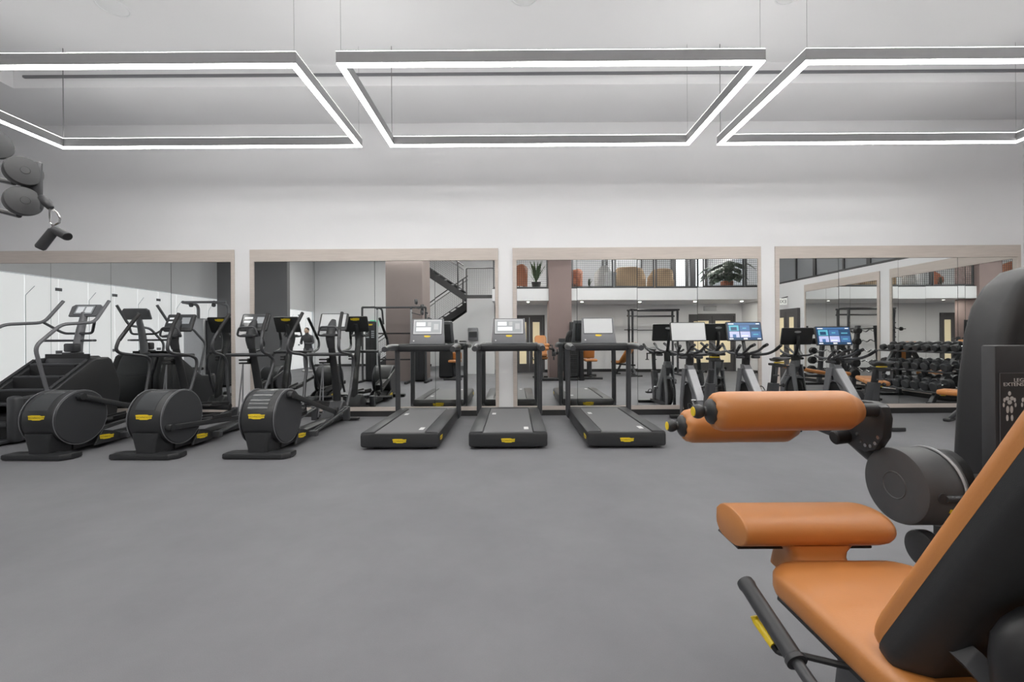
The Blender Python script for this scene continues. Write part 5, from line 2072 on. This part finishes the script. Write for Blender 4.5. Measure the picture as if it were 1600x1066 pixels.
V = [(0, 0, 0.84), (0, 0.02, 1.0), (0, 0.05, 1.16), (0, 0.08, 1.30), (0, 0.10, 1.38), (0, 0.13, 1.45), (0, 0.15, 1.55)]
E = [(0, 1), (1, 2), (2, 3), (3, 4), (4, 5), (5, 6)]
RR = [(0.155, 0.105), (0.14, 0.10), (0.165, 0.11), (0.15, 0.10), 0.058, (0.072, 0.085), (0.066, 0.08)]
for s in (-1, 1):
    b = len(V)
    V += [(s * 0.09, 0, 0.80), (s * 0.10, 0.03, 0.46), (s * 0.105, 0.0, 0.09), (s * 0.115, 0.13, 0.035)]
    RR += [(0.09, 0.095), (0.062, 0.065), (0.042, 0.045), (0.038, 0.03)]
    E += [(0, b), (b, b + 1), (b + 1, b + 2), (b + 2, b + 3)]
    b = len(V)
    V += [(s * 0.17, 0.08, 1.30), (s * 0.23, 0.10, 1.06), (s * 0.12, 0.28, 1.04), (s * 0.07, 0.33, 1.06)]
    RR += [0.062, 0.046, 0.034, 0.03]
    E += [(3, b), (b, b + 1), (b + 1, b + 2), (b + 2, b + 3)]
    h = b + 3
    for k, (dx, L) in enumerate(((0.03, 0.055), (0.012, 0.075), (-0.005, 0.08), (-0.02, 0.075), (-0.035, 0.06))):
        c = len(V)
        V += [(s * (0.07 - dx * 0.3) - s * 0.01, 0.355 + 0.01 * k, 1.075 - 0.012 * k), (s * (0.03 - dx * 0.2), 0.36 + L * 0.3, 1.09 - 0.014 * k)]
        RR += [0.011, 0.009]
        E += [(h, c), (c, c + 1)]
body = skin_part('body', V, E, RR, 'cloth_dark')
body.data.materials.append(M['skin'])
bm = nb()
ball(bm, (0, 0.135, 1.515), (0.078, 0.095, 0.112), 18)
for s in (-1, 1):
    ball(bm, (s * 0.079, 0.135, 1.51), (0.012, 0.022, 0.03), 8)
ball(bm, (0, 0.232, 1.505), (0.013, 0.02, 0.022), 8)
hd = obj('face', bm, 'skin', pr, 60)
bm = nb()
for s in (-1, 1):
    ball(bm, (s * 0.03, 0.222, 1.528), (0.012, 0.008, 0.006), 8)
obj('eyes', bm, 'hair', hd)
bm = nb()
ball(bm, (0, 0.222, 1.468), (0.024, 0.01, 0.006), 8)
obj('mouth', bm, 'rust', hd)
bm = nb()
ball(bm, (0, 0.118, 1.55), (0.086, 0.095, 0.095), 18)
for v in bm.verts:
    if v.co.y > 0.19:
        v.co.y = 0.19
obj('hair', bm, 'hair', pr, 60)
bm = nb()
for s in (-1, 1):
    tube(bm, [(s * 0.085, 0, 0.86), (s * 0.10, 0.03, 0.46), (s * 0.105, 0.0, 0.07)], [0.098, 0.078, 0.06], 14, 5)
obj('trousers', bm, 'cloth_grey', pr, 60)
for s in (-1, 1):
    bm = nb()
    box(bm, (s * 0.11, 0.06, 0.04), (0.09, 0.27, 0.08), 0.03, 3)
    obj('shoe', bm, 'shoe', pr)
